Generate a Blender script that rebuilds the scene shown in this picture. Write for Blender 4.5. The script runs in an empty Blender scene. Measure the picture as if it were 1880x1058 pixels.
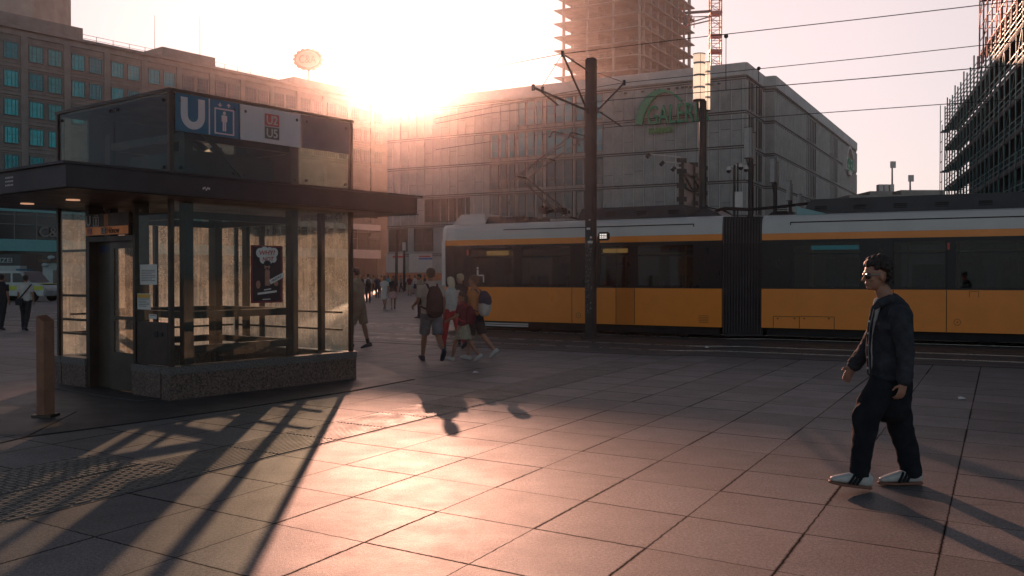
import bpy, bmesh, math, random
import numpy as np
from mathutils import Vector, Matrix, noise as mnoise
R = math.radians
PI = math.pi
random.seed(7)
rnd = random.Random(11)
sc = bpy.context.scene
COL = sc.collection

# ------------------------------------------------------------------ camera, sky, sun
CAMH = 1.6
FPX = 1692.0                      # focal length in pixels of the 1880 px wide photograph
PITCH = R(-0.7418)
cam_d = bpy.data.cameras.new("camera")
cam_d.sensor_width = 36.0
cam_d.lens = FPX / 1880.0 * 36.0
cam_d.clip_start = 0.1
cam_d.clip_end = 3000
cam = bpy.data.objects.new("camera", cam_d)
cam.location = (0, 0, CAMH)
cam.rotation_euler = (R(90) + PITCH, 0, 0)
COL.objects.link(cam)
sc.camera = cam

SUN_AZ = R(-6.6)                  # from +Y, negative to the left
SUN_EL = R(12.1)
SD = Vector((math.sin(SUN_AZ) * math.cos(SUN_EL), math.cos(SUN_AZ) * math.cos(SUN_EL), math.sin(SUN_EL)))
sun_d = bpy.data.lights.new("sun", "SUN")
sun_d.energy = 5.0
sun_d.color = (1.0, 0.49, 0.335)
sun_d.angle = R(0.5)
sun = bpy.data.objects.new("sun", sun_d)
sun.rotation_euler = SD.to_track_quat("Z", "Y").to_euler()
sun.location = SD * 200
COL.objects.link(sun)

world = bpy.data.worlds.new("World")
sc.world = world
world.use_nodes = True
wn = world.node_tree
wn.nodes.clear()
W = wn.nodes.new
wl = wn.links.new
w_out = W("ShaderNodeOutputWorld")
w_sky = W("ShaderNodeTexSky")
w_sky.sky_type = "NISHITA"
w_sky.sun_disc = False
w_sky.sun_elevation = SUN_EL
w_sky.sun_rotation = SUN_AZ
w_bg1 = W("ShaderNodeBackground")
w_bg1.inputs[1].default_value = 0.05
w_tint = W("ShaderNodeVectorMath"); w_tint.operation = "MULTIPLY"
w_tint.inputs[1].default_value = (.45, .40, .50)
wl(w_sky.outputs[0], w_tint.inputs[0]); wl(w_tint.outputs[0], w_bg1.inputs[0])
tc = W("ShaderNodeTexCoord")
dot = W("ShaderNodeVectorMath"); dot.operation = "DOT_PRODUCT"
dot.inputs[1].default_value = SD
wl(tc.outputs["Generated"], dot.inputs[0])
ramp = W("ShaderNodeValToRGB")
mr = W("ShaderNodeMapRange")
mr.inputs["From Min"].default_value = -1
wl(dot.outputs["Value"], mr.inputs["Value"])
wl(mr.outputs[0], ramp.inputs[0])
def cpos(deg): return (math.cos(R(deg)) + 1) / 2
stops = [(180, (.40, .45, .46)), (125, (.24, .30, .32)), (90, (.045, .11, .15)), (50, (.22, .22, .25)),
         (38, (.66, .58, .56)), (27, (.74, .62, .60)), (17, (.74, .615, .59)), (9, (.76, .62, .585)), (0, (.9, .74, .68))]
el = ramp.color_ramp.elements
while len(el) < len(stops):
    el.new(.5)
for e, (a, c) in zip(el, stops):
    e.position = cpos(a)
    e.color = (*c, 1)
sep = W("ShaderNodeSeparateXYZ")
wl(tc.outputs["Generated"], sep.inputs[0])
mz = W("ShaderNodeMapRange"); mz.interpolation_type = "SMOOTHSTEP"
mz.inputs["From Min"].default_value = .30
mz.inputs["From Max"].default_value = .62
mz.inputs["To Min"].default_value = 1
mz.inputs["To Max"].default_value = .15
wl(sep.outputs[2], mz.inputs["Value"])
pw = W("ShaderNodeMath"); pw.operation = "POWER"; pw.inputs[1].default_value = 420
mx = W("ShaderNodeMath"); mx.operation = "MAXIMUM"; mx.inputs[1].default_value = 0
wl(dot.outputs["Value"], mx.inputs[0]); wl(mx.outputs[0], pw.inputs[0])
AUR = 3.0
au = W("ShaderNodeVectorMath"); au.operation = "SCALE"
au.inputs[0].default_value = (1.0 * AUR, .62 * AUR, .46 * AUR)
wl(pw.outputs[0], au.inputs["Scale"])
sc1 = W("ShaderNodeVectorMath"); sc1.operation = "SCALE"
wl(ramp.outputs[0], sc1.inputs[0]); wl(mz.outputs[0], sc1.inputs["Scale"])
ad = W("ShaderNodeVectorMath"); ad.operation = "ADD"
wl(sc1.outputs[0], ad.inputs[0]); wl(au.outputs[0], ad.inputs[1])
w_bg2 = W("ShaderNodeBackground")
wl(ad.outputs[0], w_bg2.inputs[0])
w_bg2.inputs[1].default_value = 1.0
w_add = W("ShaderNodeAddShader")
wl(w_bg1.outputs[0], w_add.inputs[0]); wl(w_bg2.outputs[0], w_add.inputs[1]); wl(w_add.outputs[0], w_out.inputs[0])
world.cycles.sampling_method = "MANUAL"
world.cycles.sample_map_resolution = 1024

sc.view_settings.view_transform = "Standard"
sc.view_settings.look = "None"
sc.view_settings.exposure = 0.12
sc.view_settings.gamma = 1.0
cy = sc.cycles
cy.use_denoising = True
cy.use_adaptive_sampling = True
cy.adaptive_threshold = .004
cy.max_bounces = 8
cy.diffuse_bounces = 3
cy.glossy_bounces = 3
cy.transparent_max_bounces = 24
cy.transmission_bounces = 4
cy.volume_bounces = 0
cy.sample_clamp_indirect = 4.0
cy.caustics_reflective = False
cy.caustics_refractive = False

# ------------------------------------------------------------------ measuring: photograph pixel -> point in the place
def ray(px, py):
    a = (px - 940) / FPX
    b = -(py - 529) / FPX
    return Vector((a, math.cos(PITCH) - b * math.sin(PITCH), math.sin(PITCH) + b * math.cos(PITCH)))
CAMP = Vector((0, 0, CAMH))
def G(px, py, z=0.0):
    d = ray(px, py)
    return CAMP + d * ((z - CAMH) / d.z)
def AtY(px, py, Y):
    d = ray(px, py)
    return CAMP + d * (Y / d.y)
def hit(px, py, P0, N):
    d = ray(px, py)
    return CAMP + d * ((Vector(P0) - CAMP).dot(N) / d.dot(N))
def zat(py, Y):
    return AtY(940, py, Y).z

# ------------------------------------------------------------------ materials
def mat(name, col, rough=.6, metal=0.0, var=.15, vs=3.0, bump=0.0, bs=40.0, spec=.5, emit=None, es=1.0, alpha=None, fine=0.0):
    m = bpy.data.materials.new(name)
    m.use_nodes = True
    nt = m.node_tree
    b = nt.nodes["Principled BSDF"]
    b.inputs["Roughness"].default_value = rough
    b.inputs["Metallic"].default_value = metal
    b.inputs["Specular IOR Level"].default_value = spec
    t = nt.nodes.new("ShaderNodeTexCoord")
    n = nt.nodes.new("ShaderNodeTexNoise")
    n.inputs["Scale"].default_value = vs
    n.inputs["Detail"].default_value = 6
    n.inputs["Roughness"].default_value = .65
    nt.links.new(t.outputs["Object"], n.inputs["Vector"])
    mm = nt.nodes.new("ShaderNodeMapRange")
    mm.inputs["From Min"].default_value = .3
    mm.inputs["From Max"].default_value = .7
    mm.inputs["To Min"].default_value = 1 - var
    mm.inputs["To Max"].default_value = 1 + var
    nt.links.new(n.outputs["Fac"], mm.inputs["Value"])
    s = nt.nodes.new("ShaderNodeVectorMath"); s.operation = "SCALE"
    s.inputs[0].default_value = col[:3]
    nt.links.new(mm.outputs[0], s.inputs["Scale"])
    last = s
    if fine:
        n3 = nt.nodes.new("ShaderNodeTexNoise")
        n3.inputs["Scale"].default_value = bs * 1.3
        n3.inputs["Detail"].default_value = 2
        nt.links.new(t.outputs["Object"], n3.inputs["Vector"])
        m3 = nt.nodes.new("ShaderNodeMapRange")
        m3.inputs["From Min"].default_value = .3
        m3.inputs["From Max"].default_value = .7
        m3.inputs["To Min"].default_value = 1 - fine
        m3.inputs["To Max"].default_value = 1 + fine
        nt.links.new(n3.outputs["Fac"], m3.inputs["Value"])
        s3 = nt.nodes.new("ShaderNodeVectorMath"); s3.operation = "SCALE"
        nt.links.new(s.outputs[0], s3.inputs[0]); nt.links.new(m3.outputs[0], s3.inputs["Scale"])
        last = s3
    nt.links.new(last.outputs[0], b.inputs["Base Color"])
    r2 = nt.nodes.new("ShaderNodeMapRange")
    r2.inputs["From Min"].default_value = .3
    r2.inputs["From Max"].default_value = .7
    r2.inputs["To Min"].default_value = min(1, rough * 1.15)
    r2.inputs["To Max"].default_value = rough * .85
    nt.links.new(n.outputs["Fac"], r2.inputs["Value"])
    nt.links.new(r2.outputs[0], b.inputs["Roughness"])
    if bump:
        n2 = nt.nodes.new("ShaderNodeTexNoise")
        n2.inputs["Scale"].default_value = bs
        n2.inputs["Detail"].default_value = 4
        nt.links.new(t.outputs["Object"], n2.inputs["Vector"])
        bp = nt.nodes.new("ShaderNodeBump")
        bp.inputs["Strength"].default_value = bump
        bp.inputs["Distance"].default_value = .02
        nt.links.new(n2.outputs["Fac"], bp.inputs["Height"])
        nt.links.new(bp.outputs[0], b.inputs["Normal"])
    if emit:
        b.inputs["Emission Color"].default_value = (*emit, 1)
        b.inputs["Emission Strength"].default_value = es
    return m

def glass(name, tint=(.8, .9, .85), dirt=.25, dscale=3.0, dirtcol=(.8, .75, .65), rough=.05, scratch=True, gloss=.35, low=0.0):
    """thin pane: see-through, mirrors at a slant, with dust and scratches that scatter light"""
    m = bpy.data.materials.new(name)
    m.use_nodes = True
    nt = m.node_tree
    nt.nodes.clear()
    N = nt.nodes.new; L = nt.links.new
    out = N("ShaderNodeOutputMaterial")
    tr = N("ShaderNodeBsdfTransparent"); tr.inputs[0].default_value = (*tint, 1)
    gl = N("ShaderNodeBsdfGlossy"); gl.inputs["Roughness"].default_value = rough
    fr = N("ShaderNodeFresnel"); fr.inputs[0].default_value = 1.5
    fm = N("ShaderNodeMath"); fm.operation = "MULTIPLY"; fm.inputs[1].default_value = gloss / .35 * 1.0
    L(fr.outputs[0], fm.inputs[0])
    geo = N("ShaderNodeNewGeometry")
    fro = N("ShaderNodeMath"); fro.operation = "SUBTRACT"; fro.inputs[0].default_value = 1.0
    L(geo.outputs["Backfacing"], fro.inputs[1])
    f2 = N("ShaderNodeMath"); f2.operation = "MULTIPLY"; f2.use_clamp = True
    L(fm.outputs[0], f2.inputs[0]); L(fro.outputs[0], f2.inputs[1]); fm = f2
    mix1 = N("ShaderNodeMixShader")
    L(fm.outputs[0], mix1.inputs[0]); L(tr.outputs[0], mix1.inputs[1]); L(gl.outputs[0], mix1.inputs[2])
    t = N("ShaderNodeTexCoord")
    n1 = N("ShaderNodeTexNoise"); n1.inputs["Scale"].default_value = dscale; n1.inputs["Detail"].default_value = 8; n1.inputs["Roughness"].default_value = .75
    L(t.outputs["Object"], n1.inputs["Vector"])
    mp = N("ShaderNodeMapRange"); mp.inputs["From Min"].default_value = .42; mp.inputs["From Max"].default_value = .66
    mp.inputs["To Min"].default_value = dirt * .7; mp.inputs["To Max"].default_value = dirt * 1.45
    L(n1.outputs["Fac"], mp.inputs["Value"])
    fac = mp
    if scratch:
        # vertical runs of dried rain and fine scratches
        mpg = N("ShaderNodeMapping"); mpg.inputs["Scale"].default_value = (22, 22, .8)
        L(t.outputs["Object"], mpg.inputs[0])
        n2 = N("ShaderNodeTexNoise"); n2.inputs["Scale"].default_value = 1.0; n2.inputs["Detail"].default_value = 5
        L(mpg.outputs[0], n2.inputs["Vector"])
        m2 = N("ShaderNodeMapRange"); m2.inputs["From Min"].default_value = .5; m2.inputs["From Max"].default_value = .72
        m2.inputs["To Min"].default_value = 0; m2.inputs["To Max"].default_value = dirt * .55
        L(n2.outputs["Fac"], m2.inputs["Value"])
        v = N("ShaderNodeTexVoronoi"); v.feature = "DISTANCE_TO_EDGE"; v.inputs["Scale"].default_value = 4.5
        n4 = N("ShaderNodeTexNoise"); n4.inputs["Scale"].default_value = 9
        L(t.outputs["Object"], n4.inputs["Vector"])
        mixv = N("ShaderNodeMix"); mixv.data_type = "VECTOR"; mixv.inputs[0].default_value = .35
        L(t.outputs["Object"], mixv.inputs[4]); L(n4.outputs["Color"], mixv.inputs[5]); L(mixv.outputs[1], v.inputs["Vector"])
        m4 = N("ShaderNodeMapRange"); m4.inputs["From Min"].default_value = 0; m4.inputs["From Max"].default_value = .012
        m4.inputs["To Min"].default_value = dirt * 1.4; m4.inputs["To Max"].default_value = 0
        L(v.outputs["Distance"], m4.inputs["Value"])
        a1 = N("ShaderNodeMath"); a1.operation = "ADD"; L(mp.outputs[0], a1.inputs[0]); L(m2.outputs[0], a1.inputs[1])
        a2 = N("ShaderNodeMath"); a2.operation = "ADD"; a2.use_clamp = True; L(a1.outputs[0], a2.inputs[0]); L(m4.outputs[0], a2.inputs[1])
        fac = a2
    if low:
        # grime thickens towards the bottom edge of the pane
        sp = N("ShaderNodeSeparateXYZ"); L(t.outputs["Object"], sp.inputs[0])
        ml = N("ShaderNodeMapRange"); ml.inputs["From Min"].default_value = .4; ml.inputs["From Max"].default_value = 1.5
        ml.inputs["To Min"].default_value = 1 + low; ml.inputs["To Max"].default_value = 1
        L(sp.outputs[2], ml.inputs["Value"])
        mu = N("ShaderNodeMath"); mu.operation = "MULTIPLY"; mu.use_clamp = True
        L(fac.outputs[0], mu.inputs[0]); L(ml.outputs[0], mu.inputs[1]); fac = mu
    mf = N("ShaderNodeMath"); mf.operation = "MULTIPLY"; mf.use_clamp = True
    L(fac.outputs[0], mf.inputs[0]); L(fro.outputs[0], mf.inputs[1]); fac = mf
    tl = N("ShaderNodeBsdfTranslucent"); tl.inputs[0].default_value = (*dirtcol, 1)
    df = N("ShaderNodeBsdfDiffuse"); df.inputs[0].default_value = (*[c * .6 for c in dirtcol], 1)
    md = N("ShaderNodeMixShader"); md.inputs[0].default_value = .3
    L(tl.outputs[0], md.inputs[1]); L(df.outputs[0], md.inputs[2])
    mix2 = N("ShaderNodeMixShader")
    L(fac.outputs[0], mix2.inputs[0]); L(mix1.outputs[0], mix2.inputs[1]); L(md.outputs[0], mix2.inputs[2])
    L(mix2.outputs[0], out.inputs[0])
    return m

# ------------------------------------------------------------------ mesh and object helpers
class MB:
    def __init__(s):
        s.v = []; s.f = []; s.m = []
    def add(s, vs, fs, mi=0):
        o = len(s.v)
        s.v += [tuple(x) for x in vs]
        s.f += [tuple(i + o for i in f) for f in fs]
        s.m += [mi] * len(fs)
        return s
    def ob(s, o, ax, ay, az, mi=0):
        """parallelepiped from corner o with edge vectors ax, ay, az"""
        o, ax, ay, az = Vector(o), Vector(ax), Vector(ay), Vector(az)
        if ax.cross(ay).dot(az) < 0:
            o = o + ax; ax = -ax
        vs = [o, o + ax, o + ax + ay, o + ay, o + az, o + ax + az, o + ax + ay + az, o + ay + az]
        return s.add(vs, [(0, 3, 2, 1), (4, 5, 6, 7), (0, 1, 5, 4), (1, 2, 6, 5), (2, 3, 7, 6), (3, 0, 4, 7)], mi)
    def box(s, x0, x1, y0, y1, z0, z1, mi=0):
        return s.ob((x0, y0, z0), (x1 - x0, 0, 0), (0, y1 - y0, 0), (0, 0, z1 - z0), mi)
    def tube(s, p0, p1, r0, r1=None, n=8, mi=0, caps=True):
        p0, p1 = Vector(p0), Vector(p1)
        r1 = r0 if r1 is None else r1
        d = (p1 - p0)
        if d.length < 1e-6: return s
        q = d.to_track_quat("Z", "Y")
        vs = []
        for p, r in ((p0, r0), (p1, r1)):
            for k in range(n):
                a = 2 * PI * k / n
                vs.append(p + q @ Vector((math.cos(a) * r, math.sin(a) * r, 0)))
        fs = [(k, (k + 1) % n, n + (k + 1) % n, n + k) for k in range(n)]
        if caps:
            fs += [tuple(range(n - 1, -1, -1)), tuple(range(n, 2 * n))]
        return s.add(vs, fs, mi)
    def path(s, pts, r, n=6, mi=0):
        for a, b in zip(pts[:-1], pts[1:]):
            s.tube(a, b, r, r, n, mi)
        return s
    def bar(s, p0, p1, w, h, up=(0, 0, 1), mi=0):
        p0, p1 = Vector(p0), Vector(p1)
        d = p1 - p0
        sd = d.cross(Vector(up)).normalized()
        u = sd.cross(d).normalized()
        return s.ob(p0 - sd * w / 2 - u * h / 2, d, sd * w, u * h, mi)
    def quad(s, a, b, c, d, mi=0):
        return s.add([a, b, c, d], [(0, 1, 2, 3)], mi)
    def loft(s, pts, rad, side=(0, 1, 0), n=12, mi=0, round_ends=True, sup=2.0):
        """closed body through rings; rad = (r_side, r_other) per point"""
        pts = [Vector(p) for p in pts]
        rad = [(r, r) if isinstance(r, (int, float)) else r for r in rad]
        if round_ends:
            a = (pts[0] - pts[1]).normalized(); b = (pts[-1] - pts[-2]).normalized()
            r0, r1 = rad[0], rad[-1]
            pts = [pts[0] + a * min(r0) * .85, pts[0] + a * min(r0) * .55] + pts + [pts[-1] + b * min(r1) * .55, pts[-1] + b * min(r1) * .85]
            rad = [(r0[0] * .35, r0[1] * .35), (r0[0] * .8, r0[1] * .8)] + rad + [(r1[0] * .8, r1[1] * .8), (r1[0] * .35, r1[1] * .35)]
        vs = []
        side = Vector(side)
        for i, p in enumerate(pts):
            t = (pts[min(i + 1, len(pts) - 1)] - pts[max(i - 1, 0)]).normalized()
            sd = (side - t * side.dot(t))
            if sd.length < 1e-3: sd = t.orthogonal()
            sd.normalize()
            ot = t.cross(sd)
            for k in range(n):
                an = 2 * PI * k / n
                c, q = math.cos(an), math.sin(an)
                if sup != 2.0:
                    c = math.copysign(abs(c) ** (2 / sup), c); q = math.copysign(abs(q) ** (2 / sup), q)
                vs.append(p + sd * rad[i][0] * c + ot * rad[i][1] * q)
        fs = []
        for i in range(len(pts) - 1):
            for k in range(n):
                fs.append((i * n + k, i * n + (k + 1) % n, (i + 1) * n + (k + 1) % n, (i + 1) * n + k))
        fs.append(tuple(range(n - 1, -1, -1)))
        fs.append(tuple((len(pts) - 1) * n + k for k in range(n)))
        return s.add(vs, fs, mi)
    def ell(s, c, r, rot=None, nu=14, nv=9, mi=0):
        c = Vector(c); vs = []; fs = []
        for j in range(nv + 1):
            th = PI * j / nv
            for i in range(nu):
                ph = 2 * PI * i / nu
                p = Vector((r[0] * math.sin(th) * math.cos(ph), r[1] * math.sin(th) * math.sin(ph), r[2] * math.cos(th)))
                if rot is not None: p = rot @ p
                vs.append(c + p)
        for j in range(nv):
            for i in range(nu):
                fs.append((j * nu + i, (j + 1) * nu + i, (j + 1) * nu + (i + 1) % nu, j * nu + (i + 1) % nu))
        return s.add(vs, fs, mi)

MATW = {}
def base_matrix(o):
    return MATW.get(o.name, Matrix.Identity(4))
def mesh_from(mb, name, mats, inv=None):
    me = bpy.data.meshes.new(name)
    vs = mb.v if inv is None else [tuple(inv @ Vector(v)) for v in mb.v]
    me.from_pydata(vs, [], mb.f)
    for m in mats: me.materials.append(m)
    if len(mats) > 1: me.polygons.foreach_set("material_index", mb.m)
    me.validate(clean_customdata=False); me.update()
    return me
def fix(me):
    bm = bmesh.new(); bm.from_mesh(me)
    bmesh.ops.recalc_face_normals(bm, faces=bm.faces)
    bm.to_mesh(me); bm.free()
def put(name, me, parent=None, **props):
    o = bpy.data.objects.new(name, me)
    COL.objects.link(o)
    if parent is not None: o.parent = parent
    for k, v in props.items():
        if v is not None: o[k] = v
    return o
def bevel(me, w, seg=2, ang=40):
    bm = bmesh.new(); bm.from_mesh(me)
    bmesh.ops.remove_doubles(bm, verts=bm.verts, dist=1e-5)
    ed = [e for e in bm.edges if len(e.link_faces) == 2 and e.calc_face_angle(0) > R(ang)]
    bmesh.ops.bevel(bm, geom=ed, offset=w, segments=seg, affect="EDGES", clamp_overlap=True)
    bm.to_mesh(me); bm.free()
def part(name, mb, m, parent=None, world=True, smooth=False, bev=0, **props):
    """link the shapes of mb as ONE mesh object; coordinates are world ones when world is set"""
    mats = m if isinstance(m, (list, tuple)) else [m]
    inv = None
    M = Matrix.Identity(4)
    if parent is not None:
        M = base_matrix(parent)
        if world: inv = M.inverted()
    me = mesh_from(mb, name, mats, inv)
    fix(me)
    if bev: bevel(me, bev)
    if smooth:
        me.polygons.foreach_set("use_smooth", [True] * len(me.polygons))
        try: me.set_sharp_from_angle(angle=R(50))
        except Exception: pass
    o = put(name, me, parent, **props)
    MATW[o.name] = M
    return o
def thing(name, label, cat, loc=(0, 0, 0), rz=0.0, group=None):
    o = bpy.data.objects.new(name, None)
    o.empty_display_size = .2
    COL.objects.link(o)
    o.location = loc
    o.rotation_euler = (0, 0, rz)
    MATW[o.name] = Matrix.Translation(Vector(loc)) @ Matrix.Rotation(rz, 4, "Z")
    o["label"] = label; o["category"] = cat
    if group: o["group"] = group
    return o
def single(name, mb, m, label, cat, loc=(0, 0, 0), rz=0.0, group=None, smooth=False, bev=0, world=True):
    M = Matrix.Translation(Vector(loc)) @ Matrix.Rotation(rz, 4, "Z")
    me = mesh_from(mb, name, m if isinstance(m, (list, tuple)) else [m], M.inverted() if world else None)
    fix(me)
    if bev: bevel(me, bev)
    if smooth: me.polygons.foreach_set("use_smooth", [True] * len(me.polygons))
    o = put(name, me, None, label=label, category=cat, group=group)
    o.matrix_world = M
    o.location = loc; o.rotation_euler = (0, 0, rz)
    MATW[o.name] = M
    return o
def structure(name, mb, m):
    me = mesh_from(mb, name, m if isinstance(m, (list, tuple)) else [m]); fix(me)
    return put(name, me, None, kind="structure")
def copy_tree(root, loc, rz, label=None):
    kids = {}
    for o in list(bpy.data.objects):
        if o.parent: kids.setdefault(o.parent, []).append(o)
    def cp(o, par):
        c = o.copy(); COL.objects.link(c)
        if par is not None: c.parent = par
        for k in kids.get(o, []): cp(k, c)
        return c
    r = cp(root, None)
    r.location = loc; r.rotation_euler = (0, 0, rz)
    if label: r["label"] = label
    return r

def text_mb(s, h, depth=.004, width=None, offset=0.0, shear=0.0):
    cu = bpy.data.curves.new("letters", "FONT")
    cu.body = s; cu.size = 1.0; cu.extrude = .5; cu.offset = offset; cu.shear = shear
    cu.align_x = "LEFT"; cu.resolution_u = 4
    o = bpy.data.objects.new("letters_source", cu)
    COL.objects.link(o)
    bpy.context.view_layer.update()
    me = o.to_mesh()
    vs = np.array([v.co[:] for v in me.vertices]); fs = [tuple(p.vertices) for p in me.polygons]
    o.to_mesh_clear()
    bpy.data.objects.remove(o); bpy.data.curves.remove(cu)
    lo, hi = vs.min(0), vs.max(0)
    k = h / (hi[1] - lo[1])
    kx = k if width is None else width / (hi[0] - lo[0])
    vs = (vs - [(lo[0] + hi[0]) / 2, (lo[1] + hi[1]) / 2, 0]) * [kx, k, depth]
    return vs, fs
def text_on(mb, s, c, ax, n, h, width=None, depth=.004, offset=.0, shear=0.0, mi=0, up=(0, 0, 1)):
    """lettering centred at c on a surface: ax reading direction, n outward normal"""
    vs, fs = text_mb(s, h, depth, width, offset, shear)
    c, ax, n, up = Vector(c), Vector(ax).normalized(), Vector(n).normalized(), Vector(up)
    mb.add([c + ax * v[0] + up * v[1] + n * v[2] for v in vs], fs, mi)
    return mb
# ------------------------------------------------------------------ ground
LI, LJ, LO = Vector((.6459, -.4187)), Vector((-.3813, -.7190)), Vector((-.0078, 8.8118))
def slab_mat():
    m = bpy.data.materials.new("granite_slabs")
    m.use_nodes = True
    nt = m.node_tree; N = nt.nodes.new; L = nt.links.new
    b = nt.nodes["Principled BSDF"]
    t = N("ShaderNodeTexCoord")
    det = LI.x * LJ.y - LI.y * LJ.x
    ia = (LJ.y / det, -LJ.x / det); ja = (-LI.y / det, LI.x / det)
    wb = N("ShaderNodeTexNoise"); wb.inputs["Scale"].default_value = 14; wb.inputs["Detail"].default_value = 4; L(t.outputs["Object"], wb.inputs["Vector"])
    wbm = N("ShaderNodeMapRange"); L(wb.outputs["Fac"], wbm.inputs["Value"]); wbm.inputs["To Min"].default_value = -.012; wbm.inputs["To Max"].default_value = .012
    def lin(a):
        d = N("ShaderNodeVectorMath"); d.operation = "DOT_PRODUCT"
        d.inputs[1].default_value = (a[0], a[1], 0)
        L(t.outputs["Object"], d.inputs[0])
        s = N("ShaderNodeMath"); s.operation = "SUBTRACT"
        s.inputs[1].default_value = a[0] * LO.x + a[1] * LO.y
        L(d.outputs["Value"], s.inputs[0])
        return mth("ADD", s, wbm)
    def mth(op, a, bb=None, c=None):
        n = N("ShaderNodeMath"); n.operation = op
        for k, x in enumerate((a, bb, c)):
            if x is None: continue
            if isinstance(x, (int, float)): n.inputs[k].default_value = x
            else: L(x.outputs[0], n.inputs[k])
        return n
    wob = N("ShaderNodeTexNoise"); wob.inputs["Scale"].default_value = 3.0
    L(t.outputs["Object"], wob.inputs["Vector"])
    I, J = lin(ia), lin(ja)
    lines = []
    for U, V, size in ((I, J, LI.length), (J, I, LJ.length)):
        r = mth("ROUND", U)
        d = mth("ABSOLUTE", mth("SUBTRACT", U, r))
        cell = mth("FLOOR", V)
        cmb = N("ShaderNodeCombineXYZ"); L(r.outputs[0], cmb.inputs[0]); L(cell.outputs[0], cmb.inputs[1])
        cmb.inputs[2].default_value = 3.1 if U is I else 9.7
        wnz = N("ShaderNodeTexWhiteNoise"); wnz.noise_dimensions = "3D"; L(cmb.outputs[0], wnz.inputs["Vector"])
        pw_ = mth("POWER", wnz.outputs["Value"].node, 1.0) if False else None
        wv = N("ShaderNodeMapRange"); L(wnz.outputs["Value"], wv.inputs["Value"])
        wv.inputs["From Min"].default_value = .0; wv.inputs["From Max"].default_value = 1
        wv.inputs["To Min"].default_value = .007; wv.inputs["To Max"].default_value = .024
        dm = mth("MULTIPLY", d, size)
        g = N("ShaderNodeMapRange"); L(dm.outputs[0], g.inputs["Value"]); L(wv.outputs[0], g.inputs["From Max"])
        g.inputs["From Min"].default_value = 0; g.inputs["To Min"].default_value = 1; g.inputs["To Max"].default_value = 0
        g.interpolation_type = "SMOOTHSTEP"
        lines.append(g)
    joint = mth("MAXIMUM", lines[0], lines[1])
    cm = N("ShaderNodeCombineXYZ"); L(mth("FLOOR", I).outputs[0], cm.inputs[0]); L(mth("FLOOR", J).outputs[0], cm.inputs[1])
    wn2 = N("ShaderNodeTexWhiteNoise"); L(cm.outputs[0], wn2.inputs["Vector"])
    tone = N("ShaderNodeMapRange"); L(wn2.outputs["Value"], tone.inputs["Value"]); tone.inputs["To Min"].default_value = .80; tone.inputs["To Max"].default_value = 1.16
    sp = N("ShaderNodeTexNoise"); sp.inputs["Scale"].default_value = 130; sp.inputs["Detail"].default_value = 3; L(t.outputs["Object"], sp.inputs["Vector"])
    sg = N("ShaderNodeTexNoise"); sg.inputs["Scale"].default_value = 48; sg.inputs["Detail"].default_value = 3; L(t.outputs["Object"], sg.inputs["Vector"])
    sgm = N("ShaderNodeMapRange"); L(sg.outputs["Fac"], sgm.inputs["Value"]); sgm.inputs["From Min"].default_value = .35; sgm.inputs["From Max"].default_value = .65; sgm.inputs["To Min"].default_value = .72; sgm.inputs["To Max"].default_value = 1.28
    spm = N("ShaderNodeMapRange"); L(sp.outputs["Fac"], spm.inputs["Value"]); spm.inputs["From Min"].default_value = .35; spm.inputs["From Max"].default_value = .65; spm.inputs["To Min"].default_value = .55; spm.inputs["To Max"].default_value = 1.45
    st = N("ShaderNodeTexNoise"); st.inputs["Scale"].default_value = 2.2; st.inputs["Detail"].default_value = 8; st.inputs["Roughness"].default_value = .7; L(t.outputs["Object"], st.inputs["Vector"])
    stm = N("ShaderNodeMapRange"); L(st.outputs["Fac"], stm.inputs["Value"]); stm.inputs["From Min"].default_value = .3; stm.inputs["From Max"].default_value = .72; stm.inputs["To Min"].default_value = .8; stm.inputs["To Max"].default_value = 1.14
    # chewing gum spots
    vo = N("ShaderNodeTexVoronoi"); vo.inputs["Scale"].default_value = 1.7; L(t.outputs["Object"], vo.inputs["Vector"])
    gum = N("ShaderNodeMapRange"); L(vo.outputs["Distance"], gum.inputs["Value"]); gum.inputs["From Min"].default_value = .018; gum.inputs["From Max"].default_value = .03; gum.inputs["To Min"].default_value = .6; gum.inputs["To Max"].default_value = 1
    # spilled and trodden stains, streaked along the slab rows
    mp_ = N("ShaderNodeMapping"); mp_.inputs["Scale"].default_value = (.55, 1.5, 1); mp_.inputs["Rotation"].default_value = (0, 0, R(12)); L(t.outputs["Object"], mp_.inputs[0])
    sn = N("ShaderNodeTexNoise"); sn.inputs["Scale"].default_value = 1.6; sn.inputs["Detail"].default_value = 9; sn.inputs["Roughness"].default_value = .72; L(mp_.outputs[0], sn.inputs["Vector"])
    snm = N("ShaderNodeMapRange"); L(sn.outputs["Fac"], snm.inputs["Value"]); snm.inputs["From Min"].default_value = .60; snm.inputs["From Max"].default_value = .70; snm.inputs["To Min"].default_value = 1; snm.inputs["To Max"].default_value = .55
    k = mth("MULTIPLY", mth("MULTIPLY", mth("MULTIPLY", tone, spm), mth("MULTIPLY", stm, gum)), mth("MULTIPLY", snm, sgm))
    base = N("ShaderNodeVectorMath"); base.operation = "SCALE"; base.inputs[0].default_value = GROUND_COL
    L(k.outputs[0], base.inputs["Scale"])
    mx_ = N("ShaderNodeMix"); mx_.data_type = "RGBA"; L(joint.outputs[0], mx_.inputs[0]); L(base.outputs[0], mx_.inputs[6]); mx_.inputs[7].default_value = (.006, .006, .007, 1)
    L(mx_.outputs[2], b.inputs["Base Color"])
    rg = N("ShaderNodeMapRange"); L(st.outputs["Fac"], rg.inputs["Value"]); rg.inputs["From Min"].default_value = .3; rg.inputs["From Max"].default_value = .7
    rg.inputs["To Min"].default_value = .65; rg.inputs["To Max"].default_value = .57
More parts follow.
